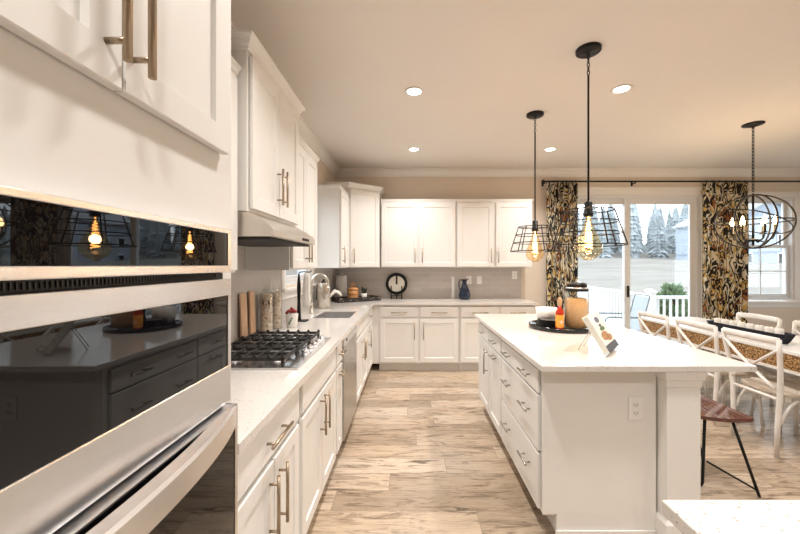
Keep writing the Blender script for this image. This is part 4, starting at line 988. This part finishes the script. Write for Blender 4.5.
# cross-back chairs
def bez(p0, p1, p2, n=10): return [tuple((1-u)**2*Vector(p0)+2*u*(1-u)*Vector(p1)+u*u*Vector(p2)) for u in [k/n for k in range(n+1)]]
def make_chair(label):
    t = thing('cross_back_chair', label, 'chair', group='dining chairs')
    n = 18                                      # seat: rounded trapezoid
    def seat(sc, z): return [(sc*(0.205+0.018*math.sin(a))*abs(math.cos(a))**.55*math.copysign(1, math.cos(a)), sc*0.205*abs(math.sin(a))**.55*math.copysign(1, math.sin(a))-0.0, z) for a in [2*PI*i/40+.01 for i in range(40)]]
    MB().loft([seat(.97, .440), seat(1.0, .446), seat(1.0, .462), seat(.97, .468), seat(.86, .462), seat(.5, .459)], True, True).done('seat', 'seatw', t)
    for s in (-1, 1):
        MB().tube([(s*.175, -.225, 0), (s*.178, -.218, .24), (s*.190, -.214, .45), (s*.206, -.228, .62), (s*.222, -.250, .78), (s*.226, -.260, .872)], [.015, .017, .018, .017, .0165, .015], 10).done('rear_leg', 'chairw', t)
        MB().tube([(s*.195, .185, 0), (s*.178, .165, .22), (s*.172, .160, .438)], [.0135, .016, .018], 10).done('front_leg', 'chairw', t)
        MB().tube(bez((s*.222, -.252, .80), (s*.10, -.27, .70), (s*-.165, -.232, .50), 12), .0145, 8, flat=(1.0, .7)).done('cross_brace', 'chairw', t)
        MB().tube(bez((s*.176, .150, .23), (s*.168, .115, .42), (s*.172, .0, .430), 8)+bez((s*.172, .0, .430), (s*.178, -.14, .42), (s*.178, -.195, .24), 8)[1:], .010, 8).done('side_arch', 'chairw', t)
    MB().tube(bez((-.226, -.258, .858), (0, -.315, .868), (.226, -.258, .858), 12), .024, 10, flat=(.55, 1.15)).done('top_rail', 'chairw', t)
    MB().tube(bez((-.150, .160, .23), (-.145, .162, .44), (0, .162, .428), 8)+bez((0, .162, .428), (.145, .162, .44), (.150, .160, .23), 8)[1:], .010, 8).done('front_arch', 'chairw', t)
    MB().tube([(-.186, -.2145, .425), (.186, -.2145, .425)], .012, 8).done('seat_rail', 'chairw', t)
    return t
ch = make_chair('white cross-back dining chair on the island side, closest to the bar stool')
ch.location = (2.905, 2.775, 0); ch.rotation_euler.z = -R90
dup(ch, (2.905, 3.305, 0), -R90, 'white cross-back dining chair on the island side, middle of three')
dup(ch, (2.905, 3.885, 0), -R90, 'white cross-back dining chair on the island side, closest to the glass door')
dup(ch, (3.375+.02, 3.735, 0), R90, 'white cross-back dining chair on the window side, behind the candle trough')
dup(ch, (3.375+.02, 3.150, 0), R90, 'white cross-back dining chair on the window side, past the trough end')

# ------------------------------------------------------------------ stool
t = thing('bar_stool', 'low stool with glossy dark red seat and black metal frame', 'stool', (1.885, 2.355, 0))
L0 = []
for k in range(13):
    x = -0.195+0.39*k/12; zz = 0.470-0.030*(k/12)**1.5 + 0.02*((k-6)/6)**2
    L0.append((x, zz))
q = MB(); q.loft([[(x, -.205, z), (x, .205, z), (x, .205, z+.022), (x, -.205, z+.022)] for x, z in L0], True, True)
for f in q.bm.faces: f.smooth = False
o = q.done('seat', 'redwood', t)
for s in (-1, 1):
    y = s*.19
    MB().tube([(.10, s*.165, .449), (.225, y+s*.018, .0085)], .0085, 8).done('leg', 'black', t)
    MB().tube([(-.07, s*.165, .455), (-.03, y-s*.09, .03), (-.04, y-s*.09, .012), (-.065, y-s*.09, .0085), (-.16, y-s*.09, .0085)], .0085, 8).done('leg', 'black', t)
    MB().tube([(-.045, y-s*.04, .19), (.215, y+s*.014, .045)], .006, 8).done('brace', 'black', t)
